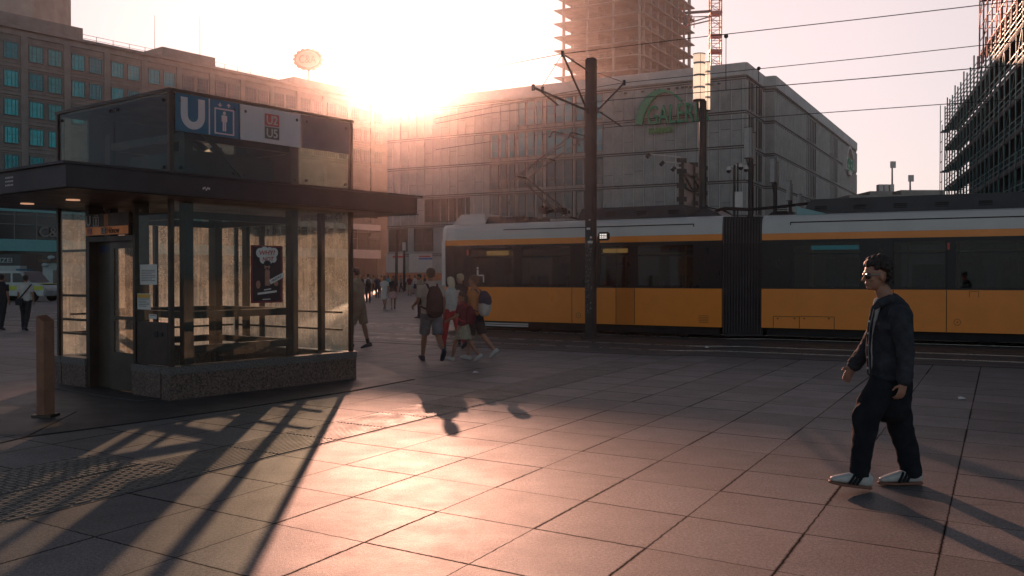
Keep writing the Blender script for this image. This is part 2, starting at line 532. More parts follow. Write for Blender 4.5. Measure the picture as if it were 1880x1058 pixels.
    L(mth("MAXIMUM", rg, joint).outputs[0], b.inputs["Roughness"])
    L(mth("MULTIPLY", mth("SUBTRACT", 1.0, joint), .34).outputs[0], b.inputs["Specular IOR Level"])
    hsum = mth("ADD", mth("MULTIPLY", sp, .22), mth("MULTIPLY", sg, .14))
    tl = mth("ADD", hsum, mth("MULTIPLY", wn2, .18))
    bp = N("ShaderNodeBump"); bp.inputs["Strength"].default_value = .55; bp.inputs["Distance"].default_value = .012
    L(tl.outputs[0], bp.inputs["Height"]); L(bp.outputs[0], b.inputs["Normal"])
    return m
GROUND_COL = (.165, .155, .150)
M_ground = slab_mat()
mb = MB(); S = 900
mb.quad((-S, -60, 0), (S, -60, 0), (S, 1400, 0), (-S, 1400, 0))
structure("ground", mb, M_ground)

# near apron of darker slabs the lift kiosk stands on, with its dark joint (a sheet 4 mm up)
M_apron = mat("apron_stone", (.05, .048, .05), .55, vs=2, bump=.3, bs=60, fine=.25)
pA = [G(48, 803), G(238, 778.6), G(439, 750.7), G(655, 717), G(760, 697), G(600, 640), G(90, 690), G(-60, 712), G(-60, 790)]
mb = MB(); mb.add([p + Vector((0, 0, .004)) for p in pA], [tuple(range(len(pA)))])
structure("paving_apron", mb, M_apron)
M_joint = mat("joint_dark", (.012, .011, .012), .9)
mb = MB()
for a, b in zip(pA[:4], pA[1:5]):
    mb.bar(a + Vector((0, 0, .003)), b + Vector((0, 0, .003)), .03, .012)
mb.bar(G(48, 803) + Vector((0, 0, .003)), G(140, 757) + Vector((0, 0, .003)), .012, .012)
mb.bar(G(0, 814) + Vector((0, 0, .001)), G(48, 803) + Vector((0, 0, .001)), .02, .012)
structure("paving_joint", mb, M_joint)

# track zone
TL_DIR = Vector((math.cos(R(149.5)), math.sin(R(149.5)), 0))      # along the rear car, to the left
TR_DIR = Vector((math.cos(R(-27.2)), math.sin(R(-27.2)), 0))      # along the front car, to the right
TN_L = Vector((-TL_DIR.y, TL_DIR.x, 0)) * 1.0
TN_L = Vector((-.507, -.862, 0)); TN_R = Vector((TR_DIR.y, -TR_DIR.x, 0)); TN_R = TN_R if TN_R.y < 0 else -TN_R
PL = Vector((5.22, 22.96, 0)); PR = Vector((6.20, 22.90, 0))
def trk(s, off, z=0.0):
    """point on the track: s metres to the right of the joint between the cars (left is negative), off metres towards the camera"""
    if s < 0: p = PL + TL_DIR * (-s) + TN_L * off
    else: p = PR + TR_DIR * s + TN_R * off
    return Vector((p.x, p.y, z))
SS = [-130, -60, -30, -15, -6, -0.01, .01, 6, 15, 30, 60]
M_bed = mat("track_slab", (.075, .07, .068), .6, vs=1.5, bump=.3, bs=50, fine=.2, var=.25)
mb = MB()
for a, b in zip(SS[:-1], SS[1:]):
    mb.quad(trk(a, -2.2, .004), trk(b, -2.2, .004), trk(b, 5.0, .004), trk(a, 5.0, .004))
structure("track_bed", mb, M_bed)
M_rail = mat("rail_steel", (.42, .40, .38), .28, 1.0, var=.2)
M_groove = mat("groove", (.01, .01, .01), .9)
mb = MB(); mg = MB(); mj = MB()
for off in (2.3, 3.75, -.5, -1.93):
    for a, b in zip(SS[:-1], SS[1:]):
        mb.bar(trk(a, off, .008), trk(b, off, .008), .06, .012)
        mg.bar(trk(a, off - .055, .006), trk(b, off - .055, .006), .045, .006)
for off in (5.0, 4.4, 1.6, 3.0, 1.1):
    for a, b in zip(SS[:-1], SS[1:]):
        mj.bar(trk(a, off, .003), trk(b, off, .003), .025 if off != 5.0 else .05, .006)
structure("tram_rails", mb, M_rail)
structure("rail_groove", mg, M_groove)
structure("track_joint", mj, M_joint)

# tactile guide strip: long ribs along the slab rows, and the field of short dashes at its left end
M_tact = mat("tactile_stone", (.20, .175, .155), .55, vs=4, fine=.25, bs=60)
def lat(i, j, z=0.0):
    p = LO + LI * i + LJ * j
    return Vector((p.x, p.y, z))
mb = MB()
nr = 15
for k in range(nr):
    i = -2.96 + .92 * (k + .5) / nr
    for j in range(-9, 3):
        a, b = lat(i, j + .015, .0035), lat(i, j + .985, .0035)
        mb.bar(a, b, LI.length * .92 / nr * .5, .009)
    mb.bar(lat(i, 3.01, .0035), lat(i, 3.1, .0035), LI.length * .92 / nr * .5, .009)
for k in range(nr):
    i = -2.96 + .92 * (k + .5) / nr
    for q in range(17):
        j = 3.12 + q * .205 + (k % 2) * .1
        mb.bar(lat(i, j, .0035), lat(i, j + .155, .0035), LI.length * .92 / nr * .55, .011)
for k in range(28):
    j = 3.16 + k * .0635
    for q in range(5):
        i = -3.96 + q * .2 + (k % 2) * .08
        mb.bar(lat(i, j, .0035), lat(min(i + .15, -3.02), j, .0035), LJ.length * .036, .011)
structure("tactile_paving", mb, M_tact)
# ------------------------------------------------------------------ department store behind the tram
M_trav = mat("travertine", (.40, .375, .35), .75, var=.22, vs=.35, bump=.2, bs=6, fine=.12)
M_fin = mat("travertine_fin", (.56, .53, .50), .7, var=.15, vs=.6)
M_band = mat("facade_groove", (.07, .065, .06), .8, var=.2)
M_wing = mat("window_glass_dark", (.03, .05, .055), .12, .0, var=.5, vs=.25, spec=.9)
M_wint = mat("window_glass_teal", (.04, .22, .25), .22, .35, var=.3, vs=.6, spec=.8)
M_wframe = mat("window_frame_bronze", (.10, .085, .07), .5)
Q0 = Vector((31.2, 123.4, 0)); DLF = Vector((-.877, .480, 0)); NLF = Vector((-.480, -.877, 0))
DRF = Vector((.4807, .8769, 0)); NRF = Vector((.8769, -.4807, 0)); UP = Vector((0, 0, 1))
def FL(t, o, z): return Q0 + DLF * t + NLF * o + UP * z
LG = 58.9
gal = thing("department_store", "pale stone department store with finned facade and green arch sign behind the tram", "building", (31.2, 123.4, 0))
mb = MB()
P2 = Q0 + DRF * 10.3; P3 = P2 - DLF * 1.45; P4 = P3 + DRF * 76
foot = [Q0, P2, P3, P4, P4 + DLF * 40, Q0 + DLF * LG + DRF * 60, Q0 + DLF * LG]
n = len(foot)
mb.add([p for p in foot] + [p + UP * 30 for p in foot], [tuple((k, (k + 1) % n, n + (k + 1) % n, n + k)) for k in range(n)] + [tuple(range(n, 2 * n))])
part("wall", mb, M_trav, gal)
# parapet
mb = MB()
def seg(mb, a, b, nn, z0, z1, th): mb.ob(a + UP * z0, b - a, nn * th, UP * (z1 - z0))
for a, b, nn in ((Q0 + NRF * .0, FL(LG, 0, 0), NLF), (Q0, P2, NRF), (P2, P3, NLF), (P3, P4, NRF)):
    seg(mb, a + nn * .003, b + nn * .003, nn, 28.5, 30.15, .22)
part("parapet", mb, M_fin, gal)
BZ = [28.35, 23.8, 19.15, 14.5, 9.8, 5.2]
mb = MB()
for z in BZ:
    for a, b, nn in ((Q0, FL(LG, 0, 0), NLF), (Q0, P2, NRF), (P2, P3, NLF), (P3, P4, NRF)):
        seg(mb, a + nn * .004, b + nn * .004, nn, z - .14, z, .10)
        seg(mb, a + nn * .005, b + nn * .005, nn, z - .42, z - .30, .05)
part("floor_band", mb, M_band, gal)
FS = 1.552
mb = MB(); mg2 = MB()
rr = random.Random(5)
nf = int(LG / FS); gv = MB()
for k in range(nf + 1):
    t = .35 + k * FS
    for zi in range(4):
        z1, z0 = BZ[zi] - .45, BZ[zi + 1] + .02
        mb.ob(FL(t - .055, .003, z0), DLF * .11, NLF * .2, UP * (z1 - z0)); gv.ob(FL(t + .06, .002, z0), DLF * .09, NLF * .012, UP * (z1 - z0))
        if zi % 1 == 0: gv.ob(FL(t + .15, .002, z0 + 1.1 + 1.2 * rr.random()), DLF * (FS - .3), NLF * .010, UP * .05)
for k in range(nf):
    t = .35 + k * FS
    for zi in range(4):
        if rr.random() < .5:
            mb.ob(FL(t + .2, .004, BZ[zi + 1] + .25 + rr.random() * .2), DLF * (FS - .4), NLF * .03, UP * (3.1 + rr.random() * .7), 1)
for s0, LEN, org in ((.5, 10.3, Q0), (.2, 76, P3)):
    k = 0
    while s0 + k * 1.35 < LEN:
        t = s0 + k * 1.35
        for zi in range(5):
            z1, z0 = BZ[zi] - .45, BZ[zi + 1] + .02
            mb.ob(org + DRF * (t - .05) + NRF * .003 + UP * z0, DRF * .1, NRF * .22, UP * (z1 - z0))
        k += 1
part("facade_fin", mb, [M_fin, M_trav], gal)
part("facade_joint", gv, M_band, gal)
# windows: groups of three tall panes
def tpx(px, org, d):
    r = (px - 940) / FPX
    return (org.x - r * org.y) / (r * d.y - d.x)
wf = MB(); wp = MB()
def win_group(org, d, nn, t0, w, z0, z1, par, panes=3, glassm=None):
    f = MB(); g = MB()
    pw_ = w / panes
    g.ob(org + d * t0 + nn * .05 + UP * z0, d * w, nn * .02, UP * (z1 - z0))
    for k in range(panes + 1):
        f.ob(org + d * (t0 + k * pw_ - .07) + nn * .045 + UP * z0, d * .14, nn * .19, UP * (z1 - z0))
    f.ob(org + d * (t0 - .07) + nn * .04 + UP * (z1 + .002), d * (w + .14), nn * .17, UP * .12)
    f.ob(org + d * (t0 - .07) + nn * .04 + UP * (z0 - .122), d * (w + .14), nn * .17, UP * .12)
    f.ob(org + d * (t0) + nn * .071 + UP * (z0 + (z1 - z0) * .3), d * w, nn * .05, UP * .06)
    fo = part("window", f, M_wframe, par)
    part("pane", g, glassm or M_wing, fo)
cols = [tpx(p, Q0, DLF) for p in (1108, 1052, 997, 946)]
for ci, t in enumerate(cols):
    for zi in range(5):
        z1, z0 = BZ[zi] - .55, BZ[zi + 1] + .55
        if ci == 3 and zi == 0: continue
        gm = M_wint if (zi < 2) else M_wing
        win_group(Q0, DLF, NLF, t + .1, 4.2, z0, z1, gal, glassm=gm)
for px in (862, 822):
    t = tpx(px, Q0, DLF)
    win_group(Q0, DLF, NLF, t, 4.2, BZ[4] + .5, BZ[3] - .7, gal)
for (t0, w, zi) in [(1.6, 2.0, 0), (5.4, 2.6, 0), (1.6, 2.0, 1), (5.4, 2.6, 1), (1.6, 2.0, 2), (5.4, 2.6, 2), (5.4, 2.6, 3), (1.6, 2.0, 3)]:
    win_group(Q0, DRF, NRF, t0, w, BZ[zi + 1] + .4, BZ[zi] - .6, gal)
for px in (1478, 1521):
    t = (Vector((P3.x, P3.y, 0)).x - (px - 940) / FPX * P3.y) / ((px - 940) / FPX * DRF.y - DRF.x)
    for zi in range(4):
        win_group(P3, DRF, NRF, t, 7.5, BZ[zi + 1] + .4, BZ[zi] - .6, gal, 5)
# ground floor: shop windows and white boards at the far left
M_board = mat("white_board", (.62, .56, .52), .6, var=.08)
M_orange = mat("orange_band", (.55, .20, .10), .6)
M_redt = mat("red_letters", (.5, .05, .04), .5)
M_bluet = mat("blue_letters", (.06, .12, .4), .5)
def FLp(px, o, z): return FL(tpx(px, Q0, DLF), o, z)
for (a, b, z0, z1) in ((762, 795, 8.0, 10.4), (716, 748, 8.0, 10.4)):
    ta, tb = tpx(a, Q0, DLF), tpx(b, Q0, DLF)
    win_group(Q0, DLF, NLF, tb, ta - tb, z0 - 2.3, z1 - 1.2, gal, 2)
mb = MB()
for a, b in ((710, 742), (752, 794)):
    ta, tb = tpx(a, Q0, DLF), tpx(b, Q0, DLF)
    mb.ob(FL(tb, .06, 2.2), DLF * (ta - tb), NLF * .08, UP * 3.0)
part("hoarding", mb, M_board, gal)
mb = MB()
ta, tb = tpx(710, Q0, DLF), tpx(900, Q0, DLF)
mb.ob(FL(tb, .05, .9), DLF * (ta - tb), NLF * .06, UP * 1.2)
part("plinth_band", mb, M_orange, gal)
mb = MB()
c = FLp(770, .15, 4.5); mb.ob(c + UP * .15, -DLF * 2.3, NLF * .02, UP * .22); part("shop_mark", mb, M_redt, gal)
mb = MB(); mb.ob(c - UP * .25, -DLF * 2.6, NLF * .02, UP * .28); part("shop_mark", mb, M_bluet, gal)
mb = MB(); c = FLp(722, .15, 4.5); mb.ob(c + UP * .1, -DLF * 2.2, NLF * .02, UP * .3); part("shop_mark", mb, M_redt, gal)
# small lamps along the top band
mb = MB()
for px in (1150, 1182, 1205, 1213, 1230, 1245, 1255, 1262, 1270, 1310, 1322):
    mb.ob(FLp(px, .06, 27.5), DLF * .35, NLF * .3, UP * .2)
part("facade_light", mb, M_wframe, gal)

# green arch sign with the shop's name (top-level: it hangs on the wall)
M_green = mat("sign_green", (.01, .30, .15), .4, var=.12)
M_green2 = mat("sign_green_light", (.10, .36, .08), .4, var=.12)
M_steel = mat("sign_steel", (.4, .4, .4), .4, .8)
def gal_sign(org, d, nn, px0, px1, pz0, pz1, label, arch_px, kw, with_white=False, group=None):
    pass
RD = -DLF
sg = thing("arch_sign", "green arch logo sign with the word GALERIA on the stone facade above the tram", "sign", FLp(1235, .6, 23.0))
def on(px, py, o): 
    return hit(px, py, Q0 + NLF * o, NLF)
pts = [(1169, 230), (1172, 213), (1178, 196), (1188, 181), (1201, 170), (1216, 166), (1231, 168), (1245, 176), (1255, 187)]
pts2 = [(1181, 230), (1184, 214), (1190, 199), (1199, 185), (1209, 176), (1219, 171), (1231, 172), (1242, 179), (1252, 188)]
mb = MB()
A = [on(x - 1, y - 1, .55) for x, y in pts]; B = [on(x, y, .55) for x, y in pts2]
A2 = [p + NLF * .5 for p in A]; B2 = [p + NLF * .5 for p in B]
for k in range(len(A) - 1):
    mb.quad(A2[k], A2[k + 1], B2[k + 1], B2[k]); mb.quad(A[k], B[k], B[k + 1], A[k + 1])
    mb.quad(A[k], A[k + 1], A2[k + 1], A2[k]); mb.quad(B[k], B2[k], B2[k + 1], B[k + 1])
mb.quad(A[0], A2[0], B2[0], B[0]); mb.quad(A[-1], B[-1], B2[-1], A2[-1])
part("arch", mb, M_green, sg)
mb = MB()
a, b = on(1189, 213, .6), on(1302, 203, .6)
text_on(mb, "GALERIA", (a + b) / 2, RD, NLF, 2.65, width=(b - a).length, depth=.35, offset=.0)
part("letters", mb, M_green, sg)
mb = MB()
a, b = on(1191, 241, .5), on(1236, 238, .5)
text_on(mb, "KAUFHOF", (a + b) / 2, RD, NLF, .78, width=(b - a).length, depth=.2, offset=.02)
part("letters", mb, M_green2, sg)
# the same sign small on the long side
def on2(px, py, o): return hit(px, py, P3 + NRF * o, NRF)
sg2 = thing("arch_sign", "small white edged arch sign near the far corner of the stone building", "sign", on2(1558, 300, .5))
mb = MB()
pts = [(1550.5, 312), (1551, 298), (1553, 281), (1556, 271), (1559, 272), (1562, 284), (1563.5, 292)]
A = [on2(x, y, .4) for x, y in pts]
for p, q in zip(A[:-1], A[1:]): mb.bar(p, q, .5, .8, NRF)
part("arch", mb, M_board, sg2)
mb = MB()
a, b = on2(1553.5, 300, .5), on2(1567, 308, .5)
text_on(mb, "GALERIA", (a + b) / 2, DRF, NRF, 2.6, width=(b - a).length * .95, depth=.3)
part("letters", mb, M_green, sg2)
mb = MB(); c = on2(1557, 321, .4); mb.ob(c, DRF * 3.2, NRF * .3, UP * .8); part("name_plate", mb, M_board, sg2)

# ------------------------------------------------------------------ concrete tower under construction
M_conc = mat("raw_concrete", (.30, .28, .255), .85, var=.2, vs=.3, fine=.1, bs=5)
M_core = mat("core_wall_brown", (.22, .165, .12), .9, var=.3, vs=.25)
M_rail2 = mat("site_railing", (.25, .24, .22), .6)
T0 = Vector((32.35, 230, 0)); TLd = Vector((-.8774, .4797, 0)); TRd = Vector((.5033, .8641, 0))
LTL, LTR = 24.4, 39.4
def TP(a, b, z): return T0 + TLd * a + TRd * b + UP * z
ztop = zat(19.7, 230)
tw = thing("tower_shell", "bare concrete high-rise shell with open floors and many columns", "building", (32.35, 230, 0))
lv = [ztop + 3.5 * 3 - 3.5 * k for k in range(23)]
def slabpoly(z0, z1, mb, ch=1.6):
    pl = [TP(ch, 0, 0), TP(LTL, 0, 0), TP(LTL, LTR, 0), TP(0, LTR, 0), TP(0, ch, 0)]
    n = len(pl)
    mb.add([p + UP * z0 for p in pl] + [p + UP * z1 for p in pl], [tuple(range(n - 1, -1, -1)), tuple(range(n, 2 * n))] + [(k, (k + 1) % n, n + (k + 1) % n, n + k) for k in range(n)])
for z in lv[:15]:
    mb = MB(); slabpoly(z - .3, z, mb); part("floor_slab", mb, M_conc, tw)
mb = MB(); slabpoly(0, lv[14] - .4, mb, 3); part("lower_floors", mb, M_conc, tw)
mb = MB()
ca = [1.2, 8.2, 15.4, 22.2]; cb = [3.8, 8.6, 13.6, 18.6, 23.6, 28.6, 33.6, 37.6]
for z in lv[:15]:
    for a in ca:
        mb.ob(TP(a - .3, .9, z), TLd * .55, TRd * .55, UP * 3.198)
        mb.ob(TP(a - .3, LTR - 1.3, z), TLd * .55, TRd * .55, UP * 3.198)
    for b in cb:
        mb.ob(TP(.9, b - .25, z), TLd * .5, TRd * .5, UP * 3.198)
        mb.ob(TP(LTL - 1.3, b - .25, z), TLd * .5, TRd * .5, UP * 3.198)
mb.v = [tuple(v) for v in mb.v]
part("column", mb, M_conc, tw, kind="stuff")
mb = MB()
for z in lv[:15]:
    mb.ob(TP(6.5, 7, z), TLd * 12, TRd * 24, UP * 3.198)
    mb.ob(TP(12.5, 2.2, z), TLd * .25, TRd * 5, UP * 3.198)
    mb.ob(TP(17, 31.2, z), TLd * 5, TRd * 5, UP * 3.198)
part("core", mb, M_core, tw)
mb = MB()
for z in lv[:15]:
    for hgt in (.55, 1.1):
        mb.bar(TP(1.6, .35, z + hgt), TP(LTL * .75, .35, z + hgt), .07, .07)
        mb.bar(TP(.35, 1.6, z + hgt), TP(.35, LTR * .45, z + hgt), .07, .07)
    for k in range(9):
        mb.bar(TP(1.8 + k * 2.1, .35, z), TP(1.8 + k * 2.1, .35, z + 1.2), .08, .08, (1, 0, 0))
    for k in range(7):
        mb.bar(TP(.35, 2 + k * 2.3, z), TP(.35, 2 + k * 2.3, z + 1.2), .08, .08, (1, 0, 0))
part("railing", mb, M_rail2, tw)

# ------------------------------------------------------------------ crane mast and hoist beside the tower
M_red = mat("crane_red", (.50, .08, .06), .5, var=.15)
M_dark = mat("dark_steel", (.05, .05, .055), .5)
cy0 = 262.0
cx0 = AtY(1313, 100, cy0).x
cr = thing("tower_crane", "red lattice crane mast tied to the concrete high-rise", "crane", (cx0, cy0, 0))
mb = MB(); w2 = 1.45
zt = 88
cs = [Vector((cx0 + sx * w2, cy0 + sy * w2, 0)) for sx, sy in ((-1, -1), (1, -1), (1, 1), (-1, 1))]
for c in cs: mb.bar(c, c + UP * zt, .3, .3, (1, 0, 0))
z = 28.0; k = 0
while z < zt - 3:
    for i in range(4):
        a, b = cs[i], cs[(i + 1) % 4]
        mb.bar(a + UP * z, b + UP * z, .14, .14)
        if k % 2: a, b = b, a
        mb.bar(a + UP * z, b + UP * (z + 1.9), .12, .12)
    z += 1.9; k += 1
part("mast", mb, M_red, cr)
mb = MB()
for py in (25, 67, 95):
    zz = zat(py, cy0)
    for i in range(4): mb.bar(cs[i] + UP * zz, cs[(i + 1) % 4] + UP * zz, .5, .6)
part("mast_collar", mb, M_red, cr)
mb = MB()
tip = TP(0, LTR - 2, 0)
mb.bar(AtY(1304, 21, cy0), AtY(1258, 24, 258), .5, .7)
mb.bar(AtY(1303, 31, cy0), AtY(1262, 43, 258), .35, .35); mb.bar(AtY(1303, 38, cy0), AtY(1265, 47, 258), .35, .35)
mb.bar(AtY(1300, 30.5, cy0), AtY(1246, 32, 255), .2, .25)
part("tie_frame", mb, M_dark, cr)
ho = thing("site_hoist", "small red hoist cage on the slab edges of the concrete high-rise", "hoist", AtY(1262, 50, 258))
mb = MB()
q = AtY(1262, 30, 257)
for i in range(7):
    a = AtY(1252 + rr.random() * 22, 26 + rr.random() * 26, 257); b = AtY(1252 + rr.random() * 22, 26 + rr.random() * 26, 257)
    mb.bar(a, b, .28, .28)
for x, y0, y1 in ((1248, 14, 38), (1254, 18, 34), (1263, 27, 50), (1270, 28, 47), (1274, 33, 52)):
    mb.bar(AtY(x, y0, 257), AtY(x, y1, 257), .25, .25, (1, 0, 0))
mb.bar(AtY(1248, 14, 257), AtY(1254, 18, 257), .25, .25)
part("cage_frame", mb, M_red, ho)
mb = MB(); a = AtY(1255.5, 38, 257); mb.box(a.x, a.x + .9, 256.5, 257.5, a.z - 1.2, a.z + .8)
part("counterweight", mb, M_dark, ho)

# ------------------------------------------------------------------ long office building on the left
M_lb = mat("grey_limestone", (.22, .20, .19), .85, var=.22, vs=.4, bump=.25, bs=5, fine=.15)
M_lb2 = mat("grey_limestone_trim", (.25, .23, .215), .85, var=.18, vs=.8)
M_teal = mat("teal_reflection_glass", (.015, .36, .37), .16, .55, var=.35, vs=.9, spec=.8)  # teal of the reflected sky is put into the pane colour
M_tealp = mat("spandrel_pale", (.16, .42, .42), .5, var=.1)
M_whp = mat("spandrel_white", (.50, .48, .50), .5, var=.08)
M_darkw = mat("ribbon_glass_dark", (.015, .02, .024), .15, .0, var=.4, vs=.2, spec=.8)
E0 = Vector((-63.6, 117, 0)); EA = Vector((.614, .789, 0)); EN = Vector((.789, -.614, 0))
def EP(t, o, z): return E0 + EA * t + EN * o + UP * z
T_START, T_END = -14.0, 66.4
ob_ = thing("office_building", "long grey stone office building with rows of teal paired windows", "building", (-63.6, 117, 0))
mb = MB(); mb.ob(EP(T_START, 0, 0), EA * (T_END - T_START), -EN * 22, UP * 33)
part("wall", mb, M_lb, ob_)
mb = MB()
mb.ob(EP(T_START, -.2, 33.003), EA * (T_END - T_START + .6), EN * .75, UP * .35)
mb.ob(EP(T_START, .003, 32.2), EA * (T_END - T_START), EN * .25, UP * .5)
rows = [30.2, 26.65, 23.05, 19.5, 15.95]
bays = [4.5 + 5.52 * k for k in range(-3, 12)]
for z in rows:
    mb.ob(EP(T_START, .003, z - 2.05), EA * (T_END - T_START), EN * .16, UP * .32)
    mb.ob(EP(T_START, .003, z - 1.55), EA * (T_END - T_START), EN * .10, UP * .14)
    mb.ob(EP(T_START, .003, z + 1.25), EA * (T_END - T_START), EN * .10, UP * .12)
for b in bays:
    mb.ob(EP(b + 2.76 - .42, .004, 11.2), EA * .84, EN * .24, UP * 21.0)
part("stone_trim", mb, M_lb2, ob_)
M_sash = mat("window_sash", (.10, .17, .17), .5)
M_tealb = mat("teal_glass_blind", (.07, .36, .36), .35, .3, var=.3, vs=1.5)
M_teald = mat("teal_glass_deep", (.01, .22, .24), .14, .5, var=.4, vs=1.2)
M_reveal = mat("window_glass_plain", (.10, .10, .12), .12, .2, var=.5, vs=1.2, spec=.8)
fm = MB(); pmn = MB()
ww, hh = 1.66, 1.98
fm.ob((-ww / 2, -.02, -hh / 2 - .1), (ww, 0, 0), (0, -.2, 0), (0, 0, .1))
fm.ob((-ww / 2 - .1, -.02, -hh / 2 - .1), (.1, 0, 0), (0, -.12, 0), (0, 0, hh + .2))
fm.ob((ww / 2, -.02, -hh / 2 - .1), (.1, 0, 0), (0, -.12, 0), (0, 0, hh + .2))
fm.ob((-ww / 2, -.02, hh / 2), (ww, 0, 0), (0, -.12, 0), (0, 0, .1))
for x in (-.52, .04, .48): fm.ob((x, -.045, -hh / 2), (.055, 0, 0), (0, -.03, 0), (0, 0, hh))
for z in (.05, -.45): fm.ob((-ww / 2, -.043, z), (ww, 0, 0), (0, -.022, 0), (0, 0, .05))
pmn.ob((-ww / 2, -.01, -hh / 2), (ww, 0, 0), (0, -.02, 0), (0, 0, hh))
me_f = mesh_from(fm, "window", [M_sash]); fix(me_f)
me_p = mesh_from(pmn, "pane", [M_teal]); fix(me_p)
me_ps = []
for m__ in (M_teal, M_teal, M_tealb, M_teald):
    me__ = mesh_from(pmn, "pane", [m__]); fix(me__); me_ps.append(me__)
me_p2 = mesh_from(pmn, "pane", [M_reveal]); fix(me_p2)
rz_e = math.atan2(EA.y, EA.x)
nwin = 0
for ri, z in enumerate(rows):
    for bi, b in enumerate(bays):
        for s_ in (-1.2, 1.2):
            t = b + s_
            p = EP(t, 0, z)
            px = 940 + FPX * p.x / p.y
            if px < -12 or px > 712 or (ri >= 3 and px > 125) or (ri == 4 and px > 100): continue
            M = Matrix.Translation(p) @ Matrix.Rotation(rz_e, 4, "Z")
            L = base_matrix(ob_).inverted() @ M
            w_ = put("window", me_f, ob_); w_.matrix_local = L
            pp = put("pane", rr.choice(me_ps) if px < 335 else me_p2, w_)
            nwin += 1
# floors below the stone storeys: pale bands and ribbon glazing
for nm, z0, z1, o, m_ in (("spandrel_band", 9.75, 10.75, 1.5, None), ("ribbon_glazing", 6.25, 9.75, 1.42, M_darkw), ("spandrel_band", 4.75, 6.25, 1.5, None), ("shop_front", 0, 4.75, .6, M_darkw)):
    for ta, tb, mm in ((T_START, 44, M_tealp), (44.02, T_END - 3.2, M_whp)):
        mb = MB(); mb.ob(EP(ta, .003, z0), EA * (tb - ta), EN * o, UP * (z1 - z0 - .003))
        part(nm, mb, m_ or mm, ob_)
mb = MB()
t = T_START
while t < T_END - 3:
    mb.ob(EP(t, 1.425, 6.25), EA * .1, EN * .06, UP * 3.45); t += 2.75
for z in (8.1, 9.3): mb.ob(EP(T_START, 1.43, z), EA * (T_END - 3.2 - T_START), EN * .03, UP * .07)
part("glazing_bar", mb, M_lb2, ob_)
mb = MB()
for (t0, z0) in ((60, 1.2), (61, 7.2), (61, 12), (56, 1.5)): mb.ob(EP(t0, .605, z0), EA * 2.2, EN * .05, UP * 2.2)
part("opening", mb, M_darkw, ob_)
mb = MB()
c = EP(0, 1.6, 0); tcn = (E0.x - (88 - 940) / FPX * E0.y) / ((88 - 940) / FPX * EA.y - EA.x)
text_on(mb, "C&A", EP(tcn, 1.62, zat(427, 120)), EA, EN, 1.35, depth=.1, offset=.015)
part("letters", mb, M_lb2, ob_)
# roof structures
mb = MB()
def rbox(px0, px1, pk, back=8, set_=2.5):
    """block on the roof between two pixel columns; pk = (px, y) of a top corner on its front face"""
    og = E0 - EN * set_
    f = lambda px: (og.x - (px - 940) / FPX * og.y) / ((px - 940) / FPX * EA.y - EA.x)
    z1 = hit(pk[0], pk[1], og, EN).z
    a, b = f(px0), f(px1)
    mb.ob(EP(a, -set_, 32.9), EA * (b - a), -EN * back, UP * (z1 - 32.9))
rbox(-80, 155, (155, 53)); rbox(300, 397, (300, 86), 9); rbox(541, 650, (541, 141), 11)
part("penthouse", mb, M_lb2, ob_)
f = lambda px: (E0.x - (px - 940) / FPX * E0.y) / ((px - 940) / FPX * EA.y - EA.x)
for a, b in ((155, 296), (396, 536)):
    ta, tb = f(a), f(b); mb = MB()
    for z in (33.9, 34.4): mb.bar(EP(ta, -1, z), EP(tb, -1, z), .05, .05)
    k = ta
    while k < tb: mb.bar(EP(k, -1, 33.3), EP(k, -1, 34.4), .06, .06, (1, 0, 0)); k += 2.4
    part("roof_railing", mb, M_rail2, ob_)
for px, zz in ((150, 41), (307, 40), (390, 41.5), (522, 45.5), (611, 44)):
    t = f(px); mb = MB(); mb.tube(EP(t, -3, 33), EP(t, -3, zz), .05, .025, 5); part("antenna", mb, M_rail2, ob_)
mb = MB(); a = AtY(-60, 30, 175); b = AtY(61, 30, 175)
mb.box(a.x, b.x, 175, 190, 0, zat(-60, 175))
single("distant_tower", mb, M_conc, "plain pale high block rising behind the grey office roof", "building", (b.x, 175, 0))

# roof sign
M_cream = mat("sign_cream", (.5, .30, .25), .5)
M_signred = mat("sign_rim", (.45, .10, .06), .5)
Ys = 158.0
cS = AtY(566, 110, Ys); sgn = thing("roof_sign", "scalloped oval C&A sign on a pole above the office roof", "sign", AtY(566, 146, Ys))
def oval(cx, cz, rx, rz, y0, y1, scal, nseg, mb):
    vs = []
    for k in range(nseg):
        a = 2 * PI * k / nseg
        r = 1 + scal * abs(math.cos(a * 8)) - scal / 2
        vs.append((cx + rx * r * math.cos(a), y0, cz + rz * r * math.sin(a)))
    vs += [(x, y1, z) for x, y, z in vs]
    mb.add(vs, [tuple(range(nseg)), tuple(range(2 * nseg - 1, nseg - 1, -1))] + [(k, nseg + k, nseg + (k + 1) % nseg, (k + 1) % nseg) for k in range(nseg)])
mb = MB(); oval(cS.x, cS.z, 2.45, 1.8, Ys - .4, Ys + .4, .12, 96, mb); part("rim", mb, M_signred, sgn)
mb = MB(); oval(cS.x, cS.z, 2.0, 1.38, Ys - .46, Ys - .405, 0, 48, mb); part("face", mb, M_cream, sgn)
mb = MB(); text_on(mb, "C&A", (cS.x, Ys - .5, cS.z), (1, 0, 0), (0, -1, 0), 1.35, width=2.9, depth=.1); part("letters", mb, M_signred, sgn)
mb = MB(); mb.tube((cS.x, Ys, 33), (cS.x, Ys, cS.z - 1.75), .18, .18, 8); part("pole", mb, M_rail2, sgn)

